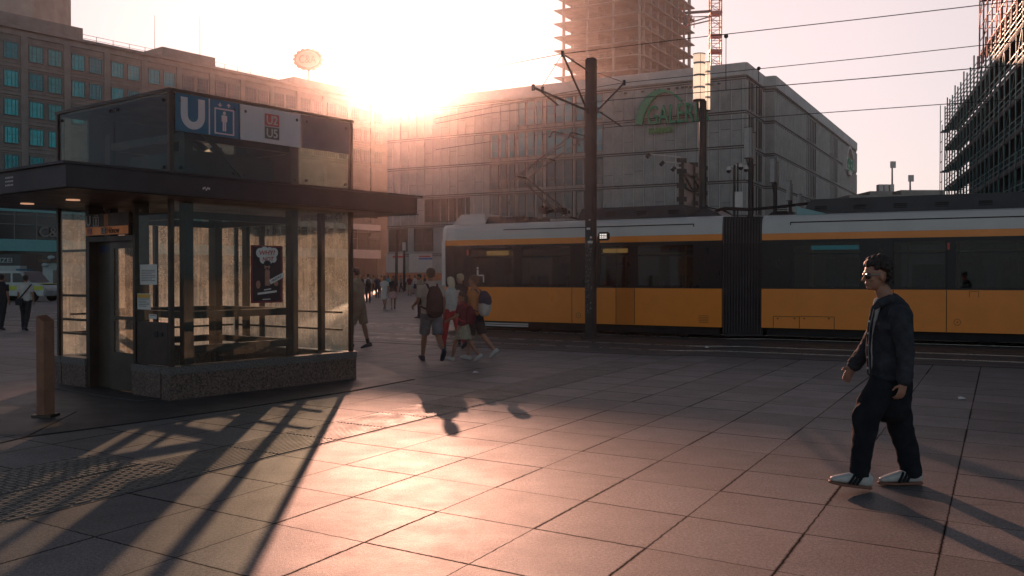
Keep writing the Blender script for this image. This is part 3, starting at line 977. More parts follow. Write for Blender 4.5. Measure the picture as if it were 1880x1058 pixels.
# ------------------------------------------------------------------ scaffolded building on the right
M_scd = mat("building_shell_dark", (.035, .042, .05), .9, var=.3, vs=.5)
M_deck = mat("scaffold_deck", (.06, .06, .06), .8)
M_tube = mat("scaffold_tube_teal", (.12, .26, .26), .4, .4)
M_tuber = mat("scaffold_tube_red", (.42, .12, .10), .4, .3)
BX = Vector((42.3, 90, 0)); BD = Vector((-.33, -.944, 0)); BN = Vector((-.944, .33, 0))
def BP(t, o, z): return BX + BD * t + BN * o + UP * z
sb = thing("building_site", "dark unfinished building behind scaffolding at the right", "building", (42.3, 90, 0))
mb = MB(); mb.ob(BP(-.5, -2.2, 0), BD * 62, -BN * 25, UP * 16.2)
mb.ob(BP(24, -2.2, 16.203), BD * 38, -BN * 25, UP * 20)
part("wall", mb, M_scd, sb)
mb = MB()
for z in (2.2, 4.4, 6.6, 8.8, 11, 13.2, 15.4):
    mb.ob(BP(-1.0, -2.15, z), BD * 63, BN * .6, UP * .45)
for z in (19, 22.5, 26, 29.5, 33):
    mb.ob(BP(24, -2.15, z), BD * 38, BN * .9, UP * .6)
part("floor_edge", mb, mat("timber_edge", (.17, .10, .06), .8), sb)
sf = thing("scaffold", "teal tube scaffold with boarded decks along the dark building at the right", "scaffold", (42.3, 90, 0))
md_, mt_ = MB(), MB()
lifts = [2.0 * k for k in range(1, 9)]
for z in lifts: md_.ob(BP(-1.5, -1.3, z), BD * 63, BN * 1.25, UP * .07)
part("deck", md_, M_deck, sf)
mtb = MB()
for z in lifts: mtb.ob(BP(-1.5, -.045, z + .071), BD * 63, BN * .03, UP * .22)
part("toe_board", mtb, M_deck, sf)
t = -1.5
while t < 60:
    for o in (-1.3, -.05):
        mt_.bar(BP(t, o, 0), BP(t, o, 18.4 + (.5 if int(t) % 3 == 0 else 0)), .085, .085, (1, 0, 0))
    mt_.bar(BP(t, -1.3, 17.2), BP(t, -.05, 17.2), .05, .05)
    t += 2.0
for z in lifts + [18.0]:
    for dz in (.3, .6, 1.0): mt_.bar(BP(-1.5, -.05, z + dz - (1.0 if z == 18.0 else 0)), BP(60, -.05, z + dz - (1.0 if z == 18.0 else 0)), .05, .05)
t = -1.5; k = 0
while t < 56:
    for z in lifts[:-1]:
        if (k + int(z)) % 3 == 0: mt_.bar(BP(t, 0, z), BP(t + 2.0, 0, z + 2), .045, .045)
    t += 2.0; k += 1
part("tubes", mt_, M_tube, sf)
mt_ = MB()
for z in [1.0 * k for k in range(3, 18)]: mt_.bar(BP(-1.5, .2, z), BP(-3.2, .2, z), .05, .05)
for z in (4, 8, 12, 16): mt_.ob(BP(-3.2, -.6, z), BD * 1.7, BN * .8, UP * .07)
for tt in (-1.5, -3.2): mt_.bar(BP(tt, .2, 0), BP(tt, .2, 18.8 if tt < -2 else 16.6), .06, .06, (1, 0, 0))
part("stair_tower", mt_, M_tube, sf)
sf2 = thing("scaffold", "tall red tube scaffold rising above the teal one at the right edge", "scaffold", BP(25, 0, 0))
mt_ = MB()
for t in [22.5 + 1.9 * k for k in range(18)]:
    for o in (-1.4, .1): mt_.bar(BP(t, o, 17), BP(t, o, 38), .085, .085, (1, 0, 0))
for z in [18 + 1.0 * k for k in range(20)]:
    mt_.bar(BP(22.5, .1, z), BP(56, .1, z), .05, .05)
    if int(z) % 2 == 0:
        for t in [22.5 + 1.9 * k for k in range(18)]:
            mt_.bar(BP(t, -1.4, z), BP(t, .1, z), .05, .05)
            if (int(t) + int(z)) % 3 == 0: mt_.bar(BP(t, .15, z), BP(t + 1.9, .15, z + 2), .05, .05)
part("tubes", mt_, M_tuber, sf2)
mt_ = MB()
for z in (18, 22, 26, 30, 34): mt_.ob(BP(22.5, -1.3, z), BD * 34, BN * 1.3, UP * .07)
part("deck", mt_, mat("deck_timber", (.20, .12, .07), .8), sf2)

# low far building with roof gear between store and scaffold
mb = MB(); Yf = 150
a, b = AtY(1560, 356, Yf), AtY(1740, 356, Yf)
mb.box(a.x, b.x, Yf, Yf + 20, 0, zat(358, Yf)); 
c0, c1 = AtY(1606, 349, Yf), AtY(1648, 349, Yf); mb.box(c0.x, c1.x, Yf + 2, Yf + 12, zat(358, Yf) - .1, zat(349, Yf))
c0, c1 = AtY(1659, 349, Yf), AtY(1740, 349, Yf); mb.box(c0.x, c1.x, Yf + 1, Yf + 12, zat(358, Yf) - .1, zat(348, Yf))
single("far_building", mb, M_conc, "low flat roofed building far behind the tram, right of the store", "building", (a.x, Yf, 0))
for px, y0, y1, lab in ((1638, 297, 350, "taller mobile phone mast on the far low roof"), (1671, 322, 350, "shorter mobile phone mast on the far low roof")):
    am = thing("antenna_mast", lab, "mast", AtY(px, y1, Yf + 6))
    mb = MB(); mb.tube(AtY(px, y1 + 4, Yf + 6), AtY(px, y0 + 4, Yf + 6), .16, .12, 6); part("pole", mb, M_rail2, am)
    for dx in (-3, 0, 3):
        mb = MB(); p = AtY(px + dx, y0 + 6, Yf + 6); mb.box(p.x - .15, p.x + .15, Yf + 5.5, Yf + 5.8, p.z - .55, p.z + .55); part("antenna_panel", mb, M_board, am)
mb = MB(); p = AtY(1624, 343, Yf + 4)
for k in range(3): mb.box(p.x - 1.3 + k * .9, p.x - .6 + k * .9, Yf + 3, Yf + 4.2, zat(349, Yf) , p.z + .3)
single("roof_unit", mb, M_board, "white air handling boxes on the far low roof", "roof unit", (p.x, Yf + 4, zat(349, Yf)))
# ------------------------------------------------------------------ lift kiosk of the underground station
M_gran = mat("granite_plinth", (.13, .085, .068), .5, var=.1, vs=3, bump=.3, bs=36, fine=.8)
M_grcap = mat("granite_cap", (.13, .115, .11), .4, var=.1, vs=3, bump=.2, bs=36, fine=.6)
M_bronze = mat("dark_bronze", (.085, .062, .05), .42, .6, var=.2, vs=4)
M_canopy = mat("canopy_metal", (.045, .035, .038), .5, .3, var=.2, vs=1.2)
M_shaft = mat("shaft_steel", (.03, .032, .035), .5, .4, var=.2)
M_door = mat("door_steel", (.12, .095, .075), .4, .6, var=.25, vs=2)
M_pane = glass("kiosk_glass", (.88, .95, .93), .04, 2.2, (.85, .78, .66), low=2.0)
M_pane_b = glass("kiosk_glass_back", (.90, .94, .90), .25, 3.2, (1.0, .92, .80), low=1.2)
M_pane_u = glass("kiosk_glass_upper", (.86, .92, .88), .012, 1.6, (.7, .66, .55), scratch=False)
M_ublue = mat("underground_blue", (.015, .125, .21), .35, var=.06)
M_uwhite = mat("sign_white", (.62, .56, .56), .4, var=.05)
M_ured = mat("line_red", (.48, .07, .05), .4, var=.05)
M_ubrown = mat("line_brown", (.10, .07, .05), .4, var=.05)
M_paper = mat("paper", (.70, .68, .64), .7, var=.06)
M_ink = mat("ink", (.03, .03, .035), .6)
M_yel = mat("notice_yellow", (.75, .42, .05), .6, var=.05)
KA = R(52.7)
K0 = G(312, 737)
KU = Vector((math.cos(KA), math.sin(KA), 0)); KV = Vector((-math.sin(KA), math.cos(KA), 0))
LX, LY = 3.24, 3.02
kio = thing("lift_kiosk", "glass lift kiosk with dark flat canopy, granite base and blue underground sign", "kiosk", K0, KA)
KM = base_matrix(kio)
def kl(px, py, ax, val):
    """local kiosk point seen at a pixel, on the local plane x=val ('x'), y=val ('y') or z=val"""
    if ax == "z": w = G(px, py, val)
    elif ax == "x": w = hit(px, py, K0 + KU * val, KU)
    else: w = hit(px, py, K0 + KV * val, KV)
    return KM.inverted() @ w
def kp(name, mb, m, par=None, **kw): return part(name, mb, m, par or kio, world=False, **kw)
PH = .43
segs = [((0, LX), (0, .22)), ((LX - .22, LX), (.222, LY)), ((0, LX - .222), (LY - .22, LY)), ((0, .22), (.222, .92)), ((0, .22), (2.11, LY - .222))]
for (x0, x1), (y0, y1) in segs:
    mb = MB(); mb.box(x0 + .012, x1 - .012, y0 + .012, y1 - .012, 0, PH - .102); kp("plinth", mb, M_gran)
    mb = MB(); mb.box(x0, x1, y0, y1, PH - .1, PH); kp("plinth_cap", mb, M_grcap, bev=.006)
# floor of the car landing
mb = MB(); mb.box(-.3, LX - .24, .24, LY - .24, .005, .02); kp("landing", mb, M_apron)
ZC, ZCT, ZT = 2.60, 2.885, 3.99
seam = [kl(439, 500, "y", .07).x, kl(552, 500, "y", .07).x]
xs = [.07] + seam + [LX - .07]
# corner posts of the outer skin
mb = MB()
for (x, y) in ((.04, .04), (LX - .10, .04), (.04, LY - .10), (LX - .10, LY - .10)):
    mb = MB(); mb.box(x, x + .06, y, y + .06, PH, ZC); kp("corner_post", mb, M_bronze, bev=.004)
    mb = MB(); mb.box(x, x + .06, y, y + .06, ZCT, ZT); kp("corner_post", mb, M_bronze, bev=.004)
def pane_x(x0, x1, y, z0, z1, m, name="glass_pane"):
    mb = MB(); mb.box(x0 + .008, x1 - .008, y, y + .012, z0, z1); kp(name, mb, m)
def pane_y(y0, y1, x, z0, z1, m, name="glass_pane"):
    mb = MB(); mb.box(x, x + .012, y0 + .008, y1 - .008, z0, z1); kp(name, mb, m)
for i in range(3):
    a, b = (xs[i] + (.04 if i == 0 else 0)), (xs[i + 1] - (.04 if i == 2 else 0))
    pane_x(a, b, .06, PH + .01, ZC - .005, M_pane)
    pane_x(a, b, LY - .08, PH + .01, ZC - .005, M_pane_b)
    pane_x(a, b, .06, ZCT + .01, ZT - .02, M_pane_u)
    pane_x(a, b, LY - .08, ZCT + .01, ZT - .02, M_pane_u)
for a, b in ((.11, 1.05), (1.05, 2.0), (2.0, LY - .11)):
    pane_y(a, b, LX - .08, PH + .01, ZC - .005, M_pane_b)
    pane_y(a, b, LX - .08, ZCT + .01, ZT - .02, M_pane_u)
useam = kl(211, 250, "x", .07).y
pane_y(.11, useam, .06, ZCT + .01, ZT - .02, M_pane_u)
pane_y(useam, LY - .11, .06, ZCT + .01, ZT - .02, M_pane_u)
# left face: notice pane over a metal panel, then the door, then a narrow glass bay
pane_y(.11, .84, .06, 1.02, ZC - .005, M_pane)
mb = MB(); mb.box(.045, .075, .11, .84, PH + .01, 1.0); panel = kp("metal_panel", mb, M_bronze, bev=.003)
mb = MB(); mb.box(.038, .044, .34, .42, .80, .88); mb.tube((.04, .25, .84), (.034, .25, .84), .03, .03, 14); kp("key_switch", mb, M_shaft, panel)
pane_y(2.13, 2.52, .06, PH + .01, ZC - .005, M_pane); pane_y(2.54, LY - .11, .06, PH + .01, ZC - .005, M_pane)
for y, yw in ((.85, .06), (2.03, .10)):
    mb = MB(); mb.box(.03, .24, y, y + yw, .02 if y > 1 else PH, ZC - .004); kp("door_post", mb, M_bronze, bev=.004)
# horizontal mullions and glazing clamps
for (x0, x1, y0, y1) in ((.2, LX - .2, LY - .16, LY - .11), (LX - .16, LX - .11, .2, LY - .2)):
    for z in (.75, 1.02):
        mb = MB(); mb.box(x0, x1, y0 + .01, y1, z, z + .03); kp("glazing_rail", mb, M_shaft)
for z in (.75, .95, 1.3, 1.95):
    mb = MB(); mb.box(.09, .13, 2.14, LY - .12, z, z + .035); kp("glazing_rail", mb, M_shaft)
clamp = MB(); clamp.tube((0, 0, 0), (0, -.025, 0), .022, .022, 12)
me_cl = mesh_from(clamp, "glass_clamp", [M_shaft]); fix(me_cl)
def clampat(x, y, z, rz):
    o = put("glass_clamp", me_cl, kio); o.location = (x, y, z); o.rotation_euler = (0, 0, rz)
for x in (xs[1] - .09, xs[1] + .09, xs[2] - .09, xs[2] + .09, .2, LX - .2):
    for z in (ZCT + .12, ZT - .12):
        clampat(x, .058, z, 0)
for y in (.2, useam - .09, useam + .09, LY - .2):
    for z in (ZCT + .12, ZT - .12): clampat(.058, y, z, -PI / 2)
# slim vertical mullions that throw the long bars of shade
for x, w_ in ((.62, .07), (1.05, .14), (1.52, .06), (2.02, .10), (2.55, .06)):
    mb = MB(); mb.box(x, x + w_, LY - .22, LY - .15, PH, ZC); kp("mullion", mb, M_shaft)
for y, w_ in ((.55, .10), (1.25, .14), (2.05, .06), (2.45, .12)):
    mb = MB(); mb.box(LX - .24, LX - .17, y, y + w_, PH, ZC); kp("mullion", mb, M_shaft)
# shaft frame
for x in (.52, 2.32):
    for y in (.45, 2.35):
        mb = MB(); mb.box(x, x + .13, y, y + .13, .02, 3.7); kp("shaft_post", mb, M_shaft)
for z in (.55, 1.02, 2.38, 3.45):
    mb = MB(); mb.box(.652, 2.318, .46, .54, z, z + .1); mb.box(.652, 2.318, 2.37, 2.45, z, z + .1); kp("shaft_beam", mb, M_shaft, kind=None)
    mb = MB(); mb.box(.54, .62, .583, 2.347, z + .002, z + .098); mb.box(2.35, 2.43, .583, 2.347, z + .002, z + .098); kp("shaft_beam", mb, M_shaft)
mb = MB(); mb.box(.75, 2.2, .7, 2.2, 2.95, 3.35); kp("light_block_box", mb, M_shaft)  # added dark box, blocks part of the light from behind
mb = MB(); mb.box(.35, 2.0, 2.62, 2.66, 3.02, 3.93); kp("light_block_screen", mb, M_shaft)  # added dark screens, block the rear glass except for bright slivers
mb = MB(); mb.box(2.88, 2.92, 1.0, 2.55, 3.05, 3.93); kp("light_block_screen", mb, M_shaft)
mb = MB(); mb.bar((.6, .5, 3.5), (2.35, 2.4, 3.5), .08, .1); mb.bar((.6, .42, 3.72), (1.5, .42, 2.95), .05, .05); kp("brace", mb, M_shaft)
# door: solid leaf and glazed leaf
mb = MB(); mb.box(.16, .20, 1.62, 2.06, .03, 2.08); kp("door_leaf", mb, M_door, bev=.003)
mb = MB(); mb.box(.10, .14, .93, 1.02, .03, 2.08); mb.box(.10, .14, 1.50, 1.60, .03, 2.08); mb.box(.10, .14, 1.02, 1.50, .03, .55); mb.box(.10, .14, 1.02, 1.50, 1.98, 2.08); mb.box(.10, .14, 1.02, 1.50, 1.0, 1.05)
dl = kp("door_leaf", mb, M_door)
mb = MB(); mb.box(.115, .125, 1.02, 1.50, .55, 1.98); kp("pane", mb, M_pane_b, dl)
mb = MB(); mb.box(.155, .159, 1.70, 1.98, 1.93, 2.03); kp("floor_display", mb, mat("display_blue", (.02, .03, .08), .3))
mb = MB(); mb.box(.03, .12, .912, 2.068, 2.08, 2.15); kp("door_lintel", mb, M_bronze)
# sign above the door
mb = MB(); mb.box(-.01, .03, .93, 2.05, 2.16, 2.46); ds = kp("door_sign", mb, M_bronze, bev=.004)
SX = Vector((0, -1, 0)); SN = Vector((-1, 0, 0))
mb = MB(); mb.box(-.014, -.0105, .94, 2.04, 2.17, 2.28); kp("line_strip", mb, mat("strip_orange", (.55, .22, .09), .5, emit=(.5, .16, .05), es=.12), ds)
mb = MB(); text_on(mb, "U", (-.02, 1.95, 2.37), SX, SN, .14, width=.11, depth=.006, offset=.01); kp("letters", mb, M_uwhite, ds)
def lift_icon(mb, c, ax, nn, w_, h, d=.006):
    c, ax, nn = Vector(c), Vector(ax), Vector(nn)
    t = w_ * .06
    for s_ in (-1, 1):
        mb.ob(c + ax * (s_ * (w_ / 2 - t / 2) - t / 2) - UP * h * .5, ax * t, nn * d, UP * h * .82)
    mb.ob(c - ax * (w_ / 2 - t * 1.01) - UP * h * .5, ax * (w_ - t * 2.02), nn * d, UP * t)
    mb.ob(c - ax * (w_ / 2 - t * 1.01) + UP * (h * .32 - t), ax * (w_ - t * 2.02), nn * d, UP * t)
    hh_ = h * .1
    pc = c + UP * (h * .18)
    vs = [pc + ax * math.cos(2 * PI * k / 12) * hh_ * .55 + UP * math.sin(2 * PI * k / 12) * hh_ * .55 for k in range(12)]
    mb.add(vs + [v + nn * d for v in vs], [tuple(range(12)), tuple(range(23, 11, -1))] + [(k, (k + 1) % 12, 12 + (k + 1) % 12, 12 + k) for k in range(12)])
    mb.ob(c - ax * hh_ * .7 - UP * hh_ * 1.0, ax * hh_ * 1.4, nn * d, UP * hh_ * 2.1)
    for s_ in (-1, 1):
        mb.ob(c + ax * (s_ * hh_ * .85 - hh_ * .16) - UP * hh_ * .9, ax * hh_ * .3, nn * d * .9, UP * hh_ * 1.9)
        mb.ob(c + ax * (s_ * hh_ * .36 - hh_ * .26) - UP * hh_ * 3.9, ax * hh_ * .52, nn * d * .9, UP * hh_ * 2.89)
    for s_, dr in ((-1, -1), (1, 1)):
        ac = c + ax * s_ * w_ * .22 + UP * (h * .43)
        tip = ac + UP * dr * h * .07; 
        bs = [tip, ac + ax * w_ * .11 + UP * dr * h * .0, ac - ax * w_ * .11 + UP * dr * h * .0]
        mb.add(bs + [b + nn * d for b in bs], [(0, 1, 2), (5, 4, 3), (0, 1, 4, 3), (1, 2, 5, 4), (2, 0, 3, 5)])
        mb.ob(ac - ax * w_ * .025 - UP * dr * h * .06, ax * w_ * .05, nn * d * .9, UP * dr * h * .06)
mb = MB(); lift_icon(mb, (-.0105, 1.76, 2.37), SX, SN, .14, .16); kp("lift_symbol", mb, M_uwhite, ds)
mb = MB(); mb.box(-.013, -.0105, 1.44, 1.55, 2.29, 2.45); kp("stripe", mb, mat("stripe_orange", (.5, .2, .08), .5), ds)
mb = MB(); mb.box(-.018, -.0145, 1.86, 2.0, 2.18, 2.27); kp("line_badge", mb, M_ured, ds)
mb = MB(); mb.box(-.018, -.0145, 1.48, 1.62, 2.18, 2.27); kp("line_badge", mb, M_ubrown, ds)
mb = MB(); text_on(mb, "U2", (-.022, 1.93, 2.225), SX, SN, .06, depth=.004); text_on(mb, "U5", (-.022, 1.55, 2.225), SX, SN, .06, depth=.004); kp("letters", mb, M_uwhite, ds)
mb = MB(); text_on(mb, "Hönow", (-.018, 1.30, 2.225), SX, SN, .085, width=.30, depth=.004, offset=.01); kp("letters", mb, M_ink, ds)
# canopy
cA = kl(121, 342, "z", ZC); cx_, cy_ = cA.x, cA.y
cB = kl(751, 393.3, "z", ZC).x
CY1 = LY + .45
mb = MB(); mb.box(cx_, cB, cy_, CY1, ZC, ZCT - .03); can = kp("canopy", mb, M_canopy)
mb = MB(); mb.box(cx_ - .04, cB + .10, cy_ - .03, CY1 + .03, ZCT - .03, ZCT); kp("canopy_edge", mb, M_canopy, can)
mb = MB(); mb.box(cx_ + .06, cB + .10, cy_ + .05, CY1 - .05, ZC - .012, ZC - .001); kp("canopy_soffit", mb, M_shaft, can)
M_lampw = mat("downlight", (.9, .7, .5), .4, emit=(1.0, .50, .30), es=.5)
for px, py in ((134, 366.5), (50, 373.5)):
    c = kl(px, py, "z", ZC - .013)
    mb = MB(); mb.tube(c, c - Vector((0, 0, .012)), .085, .085, 20); kp("downlight", mb, M_lampw, can)
c = kl(378, 346, "y", cy_)
mb = MB()
for k in range(5):
    mb.ob(c + Vector((-.05 + k * .022, -.004, -.02 + .012 * math.sin(k * 2.3))), (.018, 0, .006), (0, -.003, 0), (0, 0, .025))
kp("canopy_badge", mb, M_uwhite, can)
mb = MB(); c = kl(18, 334, "x", cx_)
for k in range(6):
    for q in range(3): mb.box(c.x - .004, c.x - .001, c.y + .09 - k * .035, c.y + .105 - k * .035, c.z - .05 + q * .045, c.z - .03 + q * .045)
kp("canopy_badge", mb, M_uwhite, can)
# upper box trim and roof
mb = MB()
mb.box(.03, LX - .03, .03, .075, ZT - .02, ZT + .02); mb.box(.03, LX - .03, LY - .075, LY - .03, ZT - .02, ZT + .02)
mb.box(.03, .075, .076, LY - .076, ZT - .02, ZT + .02); mb.box(LX - .075, LX - .03, .076, LY - .076, ZT - .02, ZT + .02)
kp("top_rail", mb, M_bronze)
mb = MB(); mb.box(.08, LX - .08, .08, LY - .08, ZT - .05, ZT - .025); kp("roof_plate", mb, M_shaft)
# sign boards of the upper box (long face)
RX = Vector((1, 0, 0)); FN = Vector((0, -1, 0))
a, b = kl(322, 240, "y", .05), kl(437.5, 255, "y", .05)
zt_, zb_ = ZT - .03, (a.z + b.z) / 2
mb = MB(); mb.box(a.x, b.x, .035, .055, zb_, zt_); s1 = kp("sign_board", mb, M_ublue, label="blue board with the white U and lift symbol")
w1, h1 = b.x - a.x, zt_ - zb_
mid = kl(383, 240, "y", .05).x
mb = MB(); mb.box(mid - .008, mid + .008, .030, .0345, zb_ + .005, zt_ - .005); kp("divider", mb, M_uwhite, s1)
# the thick U
def thick_u(mb, c, ax, nn, w_, h, t, d):
    c, ax, nn = Vector(c), Vector(ax), Vector(nn)
    out, inn = [], []
    r_o, r_i = w_ / 2, w_ / 2 - t
    zc = -h / 2 + r_o
    out.append((-r_o, h / 2)); inn.append((-r_i, h / 2))
    for k in range(13):
        a_ = PI + PI * k / 12
        out.append((r_o * math.cos(a_), zc + r_o * math.sin(a_))); inn.append((r_i * math.cos(a_), zc + r_i * math.sin(a_)))
    out.append((r_o, h / 2)); inn.append((r_i, h / 2))
    P_ = lambda q, e: c + ax * q[0] + UP * q[1] + nn * e
    for k in range(len(out) - 1):
        mb.quad(P_(out[k], d), P_(out[k + 1], d), P_(inn[k + 1], d), P_(inn[k], d))
        mb.quad(P_(out[k], 0), P_(out[k], d), P_(out[k + 1], d), P_(out[k + 1], 0)); mb.quad(P_(inn[k], 0), P_(inn[k + 1], 0), P_(inn[k + 1], d), P_(inn[k], d))
mb = MB(); thick_u(mb, ((a.x + mid) / 2, .0345, (zb_ + zt_) / 2), RX, FN, (mid - a.x) * .72, h1 * .84, (mid - a.x) * .2, .005); kp("letter_u", mb, M_uwhite, s1)
mb = MB(); lift_icon(mb, ((mid + b.x) / 2, .0345, (zb_ + zt_) / 2), RX, FN, (b.x - mid) * .66, h1 * .88); kp("lift_symbol", mb, M_uwhite, s1)
a2, b2 = kl(440.5, 250, "y", .05), kl(551, 262, "y", .05)
mb = MB(); mb.box(a2.x, b2.x, .035, .055, zb_, zt_); s2 = kp("sign_board", mb, M_uwhite, label="white board with the line numbers U2 and U5")
cxm = kl(498, 240, "y", .05).x
for txt, zc_, mm in (("U2", zb_ + h1 * .68, M_ured), ("U5", zb_ + h1 * .30, M_ubrown)):
    mb = MB(); mb.box(cxm - .125, cxm + .125, .030, .0345, zc_ - .085, zc_ + .085); bd = kp("line_badge", mb, mm, s2)
    mb = MB(); text_on(mb, txt, (cxm, .028, zc_), RX, FN, .125, width=.19, depth=.004, offset=.012); kp("letters", mb, M_uwhite, bd)
a3 = kl(553.5, 262, "y", .05)
mb = MB(); mb.box(a3.x, LX - .12, .035, .055, zb_, zt_); kp("sign_board", mb, mat("board_plain", (.13, .13, .14), .5), label="plain dull board at the far end")
# notices on the left pane
def notice(y0, y1, z0, z1, m, lines, band=None):
    mb = MB(); mb.box(.052, .056, y0, y1, z0, z1); n_ = kp("notice", mb, m)
    mb = MB()
    for k in range(lines):
        zz = z1 - (z1 - z0) * (.30 + .6 * k / lines)
        mb.box(.0495, .0515, y0 + (y1 - y0) * (.3 if k % 3 == 2 else .1), y1 - .03, zz, zz + .006)
    kp("print", mb, M_ink, n_)
    if band: 
        mb = MB(); mb.box(.049, .0515, y0 + .01, y1 - .01, z1 - (z1 - z0) * .25, z1 - .008); kp("print", mb, band, n_)
q0, q1 = kl(288, 523, "x", .05), kl(257, 486, "x", .05); notice(q0.y, q1.y, q0.z, q1.z, M_paper, 7)
q0, q1 = kl(276, 569, "x", .05), kl(252, 539, "x", .05); notice(q0.y, q1.y, q0.z, q1.z, M_paper, 6, M_yel)
q0, q1 = kl(287, 586, "x", .05), kl(273, 577, "x", .05); notice(q0.y, q1.y, q0.z, q1.z, M_paper, 1)

# poster stuck on the long glass face (a thing of its own)
q0, q1 = kl(460, 557, "y", .055), kl(518, 452, "y", .055)
pw_, ph_ = q1.x - q0.x, q1.z - q0.z
ps = thing("poster", "dark event poster with WHY? NOT FRIDAY lettering on the kiosk glass", "poster", KM @ Vector((q0.x, .05, q0.z)), KA)
M_post = mat("poster_dark", (.035, .018, .022), .4, var=.3, vs=6)
M_postred = mat("poster_red", (.20, .03, .035), .45, var=.2)
M_skin_p = mat("poster_skin", (.40, .20, .14), .5, var=.15, vs=20)
def pp(name, mb, m, par=None): return part(name, mb, m, par or ps, world=False)
mb = MB(); mb.box(0, pw_, -.006, 0, 0, ph_); sheet = pp("sheet", mb, M_postred)
mb = MB(); mb.box(pw_ * .06, pw_ * .93, -.0075, -.0062, ph_ * .03, ph_ * .97); pp("print_ground", mb, M_post)
mb = MB()
for cx__, cz__, r_ in ((.28, .87, .10), (.42, .89, .11), (.58, .89, .10), (.72, .88, .10), (.38, .76, .09), (.56, .75, .09), (.70, .77, .08)):
    mb.tube((pw_ * cx__, -.0077, ph_ * cz__), (pw_ * cx__, -.0092 - r_ * .002, ph_ * cz__), pw_ * r_ * 1.25, pw_ * r_ * 1.25, 18)
pp("lettering_cloud", mb, M_paper)
mb = MB(); text_on(mb, "WHY?", (pw_ * .5, -.012, ph_ * .875), (1, 0, .03), FN, ph_ * .08, width=pw_ * .5, depth=.002, offset=.02, shear=.15)
text_on(mb, "NOT", (pw_ * .53, -.012, ph_ * .765), (1, 0, .03), FN, ph_ * .075, width=pw_ * .36, depth=.002, offset=.02, shear=.15); pp("lettering", mb, M_ured)
mb = MB()
mb.ell((pw_ * .5, -.009, ph_ * .64), (pw_ * .09, .002, ph_ * .07)); mb.ob((pw_ * .43, -.009, ph_ * .3), (pw_ * .15, 0, 0), (0, .001, 0), (0, 0, ph_ * .27)); mb.ell((pw_ * .22, -.009, ph_ * .32), (pw_ * .07, .002, ph_ * .07)); mb.ell((pw_ * .78, -.009, ph_ * .34), (pw_ * .07, .002, ph_ * .05))
pp("figure", mb, M_skin_p)
mb = MB(); mb.ell((pw_ * .5, -.0105, ph_ * .69), (pw_ * .11, .002, ph_ * .05)); mb.ell((pw_ * .50, -.012, ph_ * .60), (pw_ * .035, .001, ph_ * .02)); pp("figure_hair", mb, M_ink)
mb = MB(); mb.bar((pw_ * .58, -.012, ph_ * .36), (pw_ * 1.02, -.012, ph_ * .49), .002, ph_ * .085, (0, 0, 1)); pp("friday_tape", mb, M_paper)
mb = MB(); text_on(mb, "FRIDAY", (pw_ * .79, -.0145, ph_ * .425), (1, 0, .46), FN, ph_ * .04, width=pw_ * .34, depth=.0015, offset=.012); pp("lettering", mb, M_ink)
mb = MB()
mb.bar((pw_ * .2, -.009, ph_ * .16), (pw_ * .8, -.009, ph_ * .20), .001, ph_ * .035, (0, 0, 1)); mb.bar((pw_ * .4, -.009, ph_ * .225), (pw_ * .62, -.009, ph_ * .245), .001, ph_ * .02, (0, 0, 1)); mb.bar((pw_ * .35, -.009, ph_ * .06), (pw_ * .6, -.009, ph_ * .065), .001, ph_ * .015, (0, 0, 1))
pp("caption_bar", mb, M_paper)

# ------------------------------------------------------------------ wooden post with slanted top
M_wood = mat("weathered_copper_wood", (.26, .12, .07), .55, .1, var=.25, vs=5, bump=.2, bs=20)
b0 = G(84, 765)
hp = zat(585, b0.y)
bo = MB(); w_ = .135
rot = R(-28)
dx, dy = Vector((math.cos(rot), math.sin(rot), 0)), Vector((-math.sin(rot), math.cos(rot), 0))
vs = []
for sx, sy, hz in ((-1, -1, hp - .02), (1, -1, hp - .03), (1, 1, hp + .0), (-1, 1, hp + .035)):
    vs.append(b0 + dx * sx * w_ / 2 * 1.05 + dy * sy * w_ / 2)
tops = [v + UP * h for v, h in zip(vs, (hp + .03, hp - .035, hp - .02, hp + .045))]
bo.add(vs + tops, [(0, 3, 2, 1), (4, 5, 6, 7), (0, 1, 5, 4), (1, 2, 6, 5), (2, 3, 7, 6), (3, 0, 4, 7)])
bl = thing("bollard_post", "square brown post with slanted top in front of the kiosk door", "post", b0)
part("post_body", bo, M_wood, bl, bev=.006)
mb = MB(); mb.box(b0.x - .11, b0.x + .11, b0.y - .11, b0.y + .11, .004, .03); part("foot_plate", mb, M_bronze, bl)
# ------------------------------------------------------------------ tram
M_ty = mat("tram_yellow", (.90, .255, .018), .32, var=.05, vs=1.5, spec=.6)
M_tw = mat("tram_white", (.60, .55, .51), .4, var=.05, vs=1.5)
M_tb = mat("tram_black_band", (.007, .008, .011), .3, var=.1, spec=.35)
M_tg = mat("tram_roof_grey", (.045, .043, .045), .6, var=.2, vs=2)
M_tu = mat("tram_underside", (.01, .01, .012), .8)
M_bel = mat("bellows_rubber", (.015, .015, .018), .6)
M_belr = mat("bellows_rib", (.10, .10, .105), .5)
M_tglass = glass("tram_window", (.46, .52, .54), .04, 2, (.5, .5, .5), rough=.02, scratch=False, gloss=.24)
M_seat = mat("seat_fabric", (.05, .10, .16), .9, var=.4, vs=30)
M_pole = mat("grab_pole_yellow", (.45, .25, .03), .3)
M_inl = mat("interior_panel", (.22, .21, .2), .6)
M_pic = mat("sticker_white", (.6, .6, .58), .5)
M_dest = mat("destination_screen", (.05, .05, .05), .4, emit=(1.0, .45, .12), es=.5)
M_cyan = mat("screen_cyan", (.02, .1, .12), .4, emit=(.05, .6, .7), es=.18)
TW = 2.4
tram = thing("tram", "yellow and white articulated tram with black window band standing across the square", "tram", (PR.x, PR.y, 0))
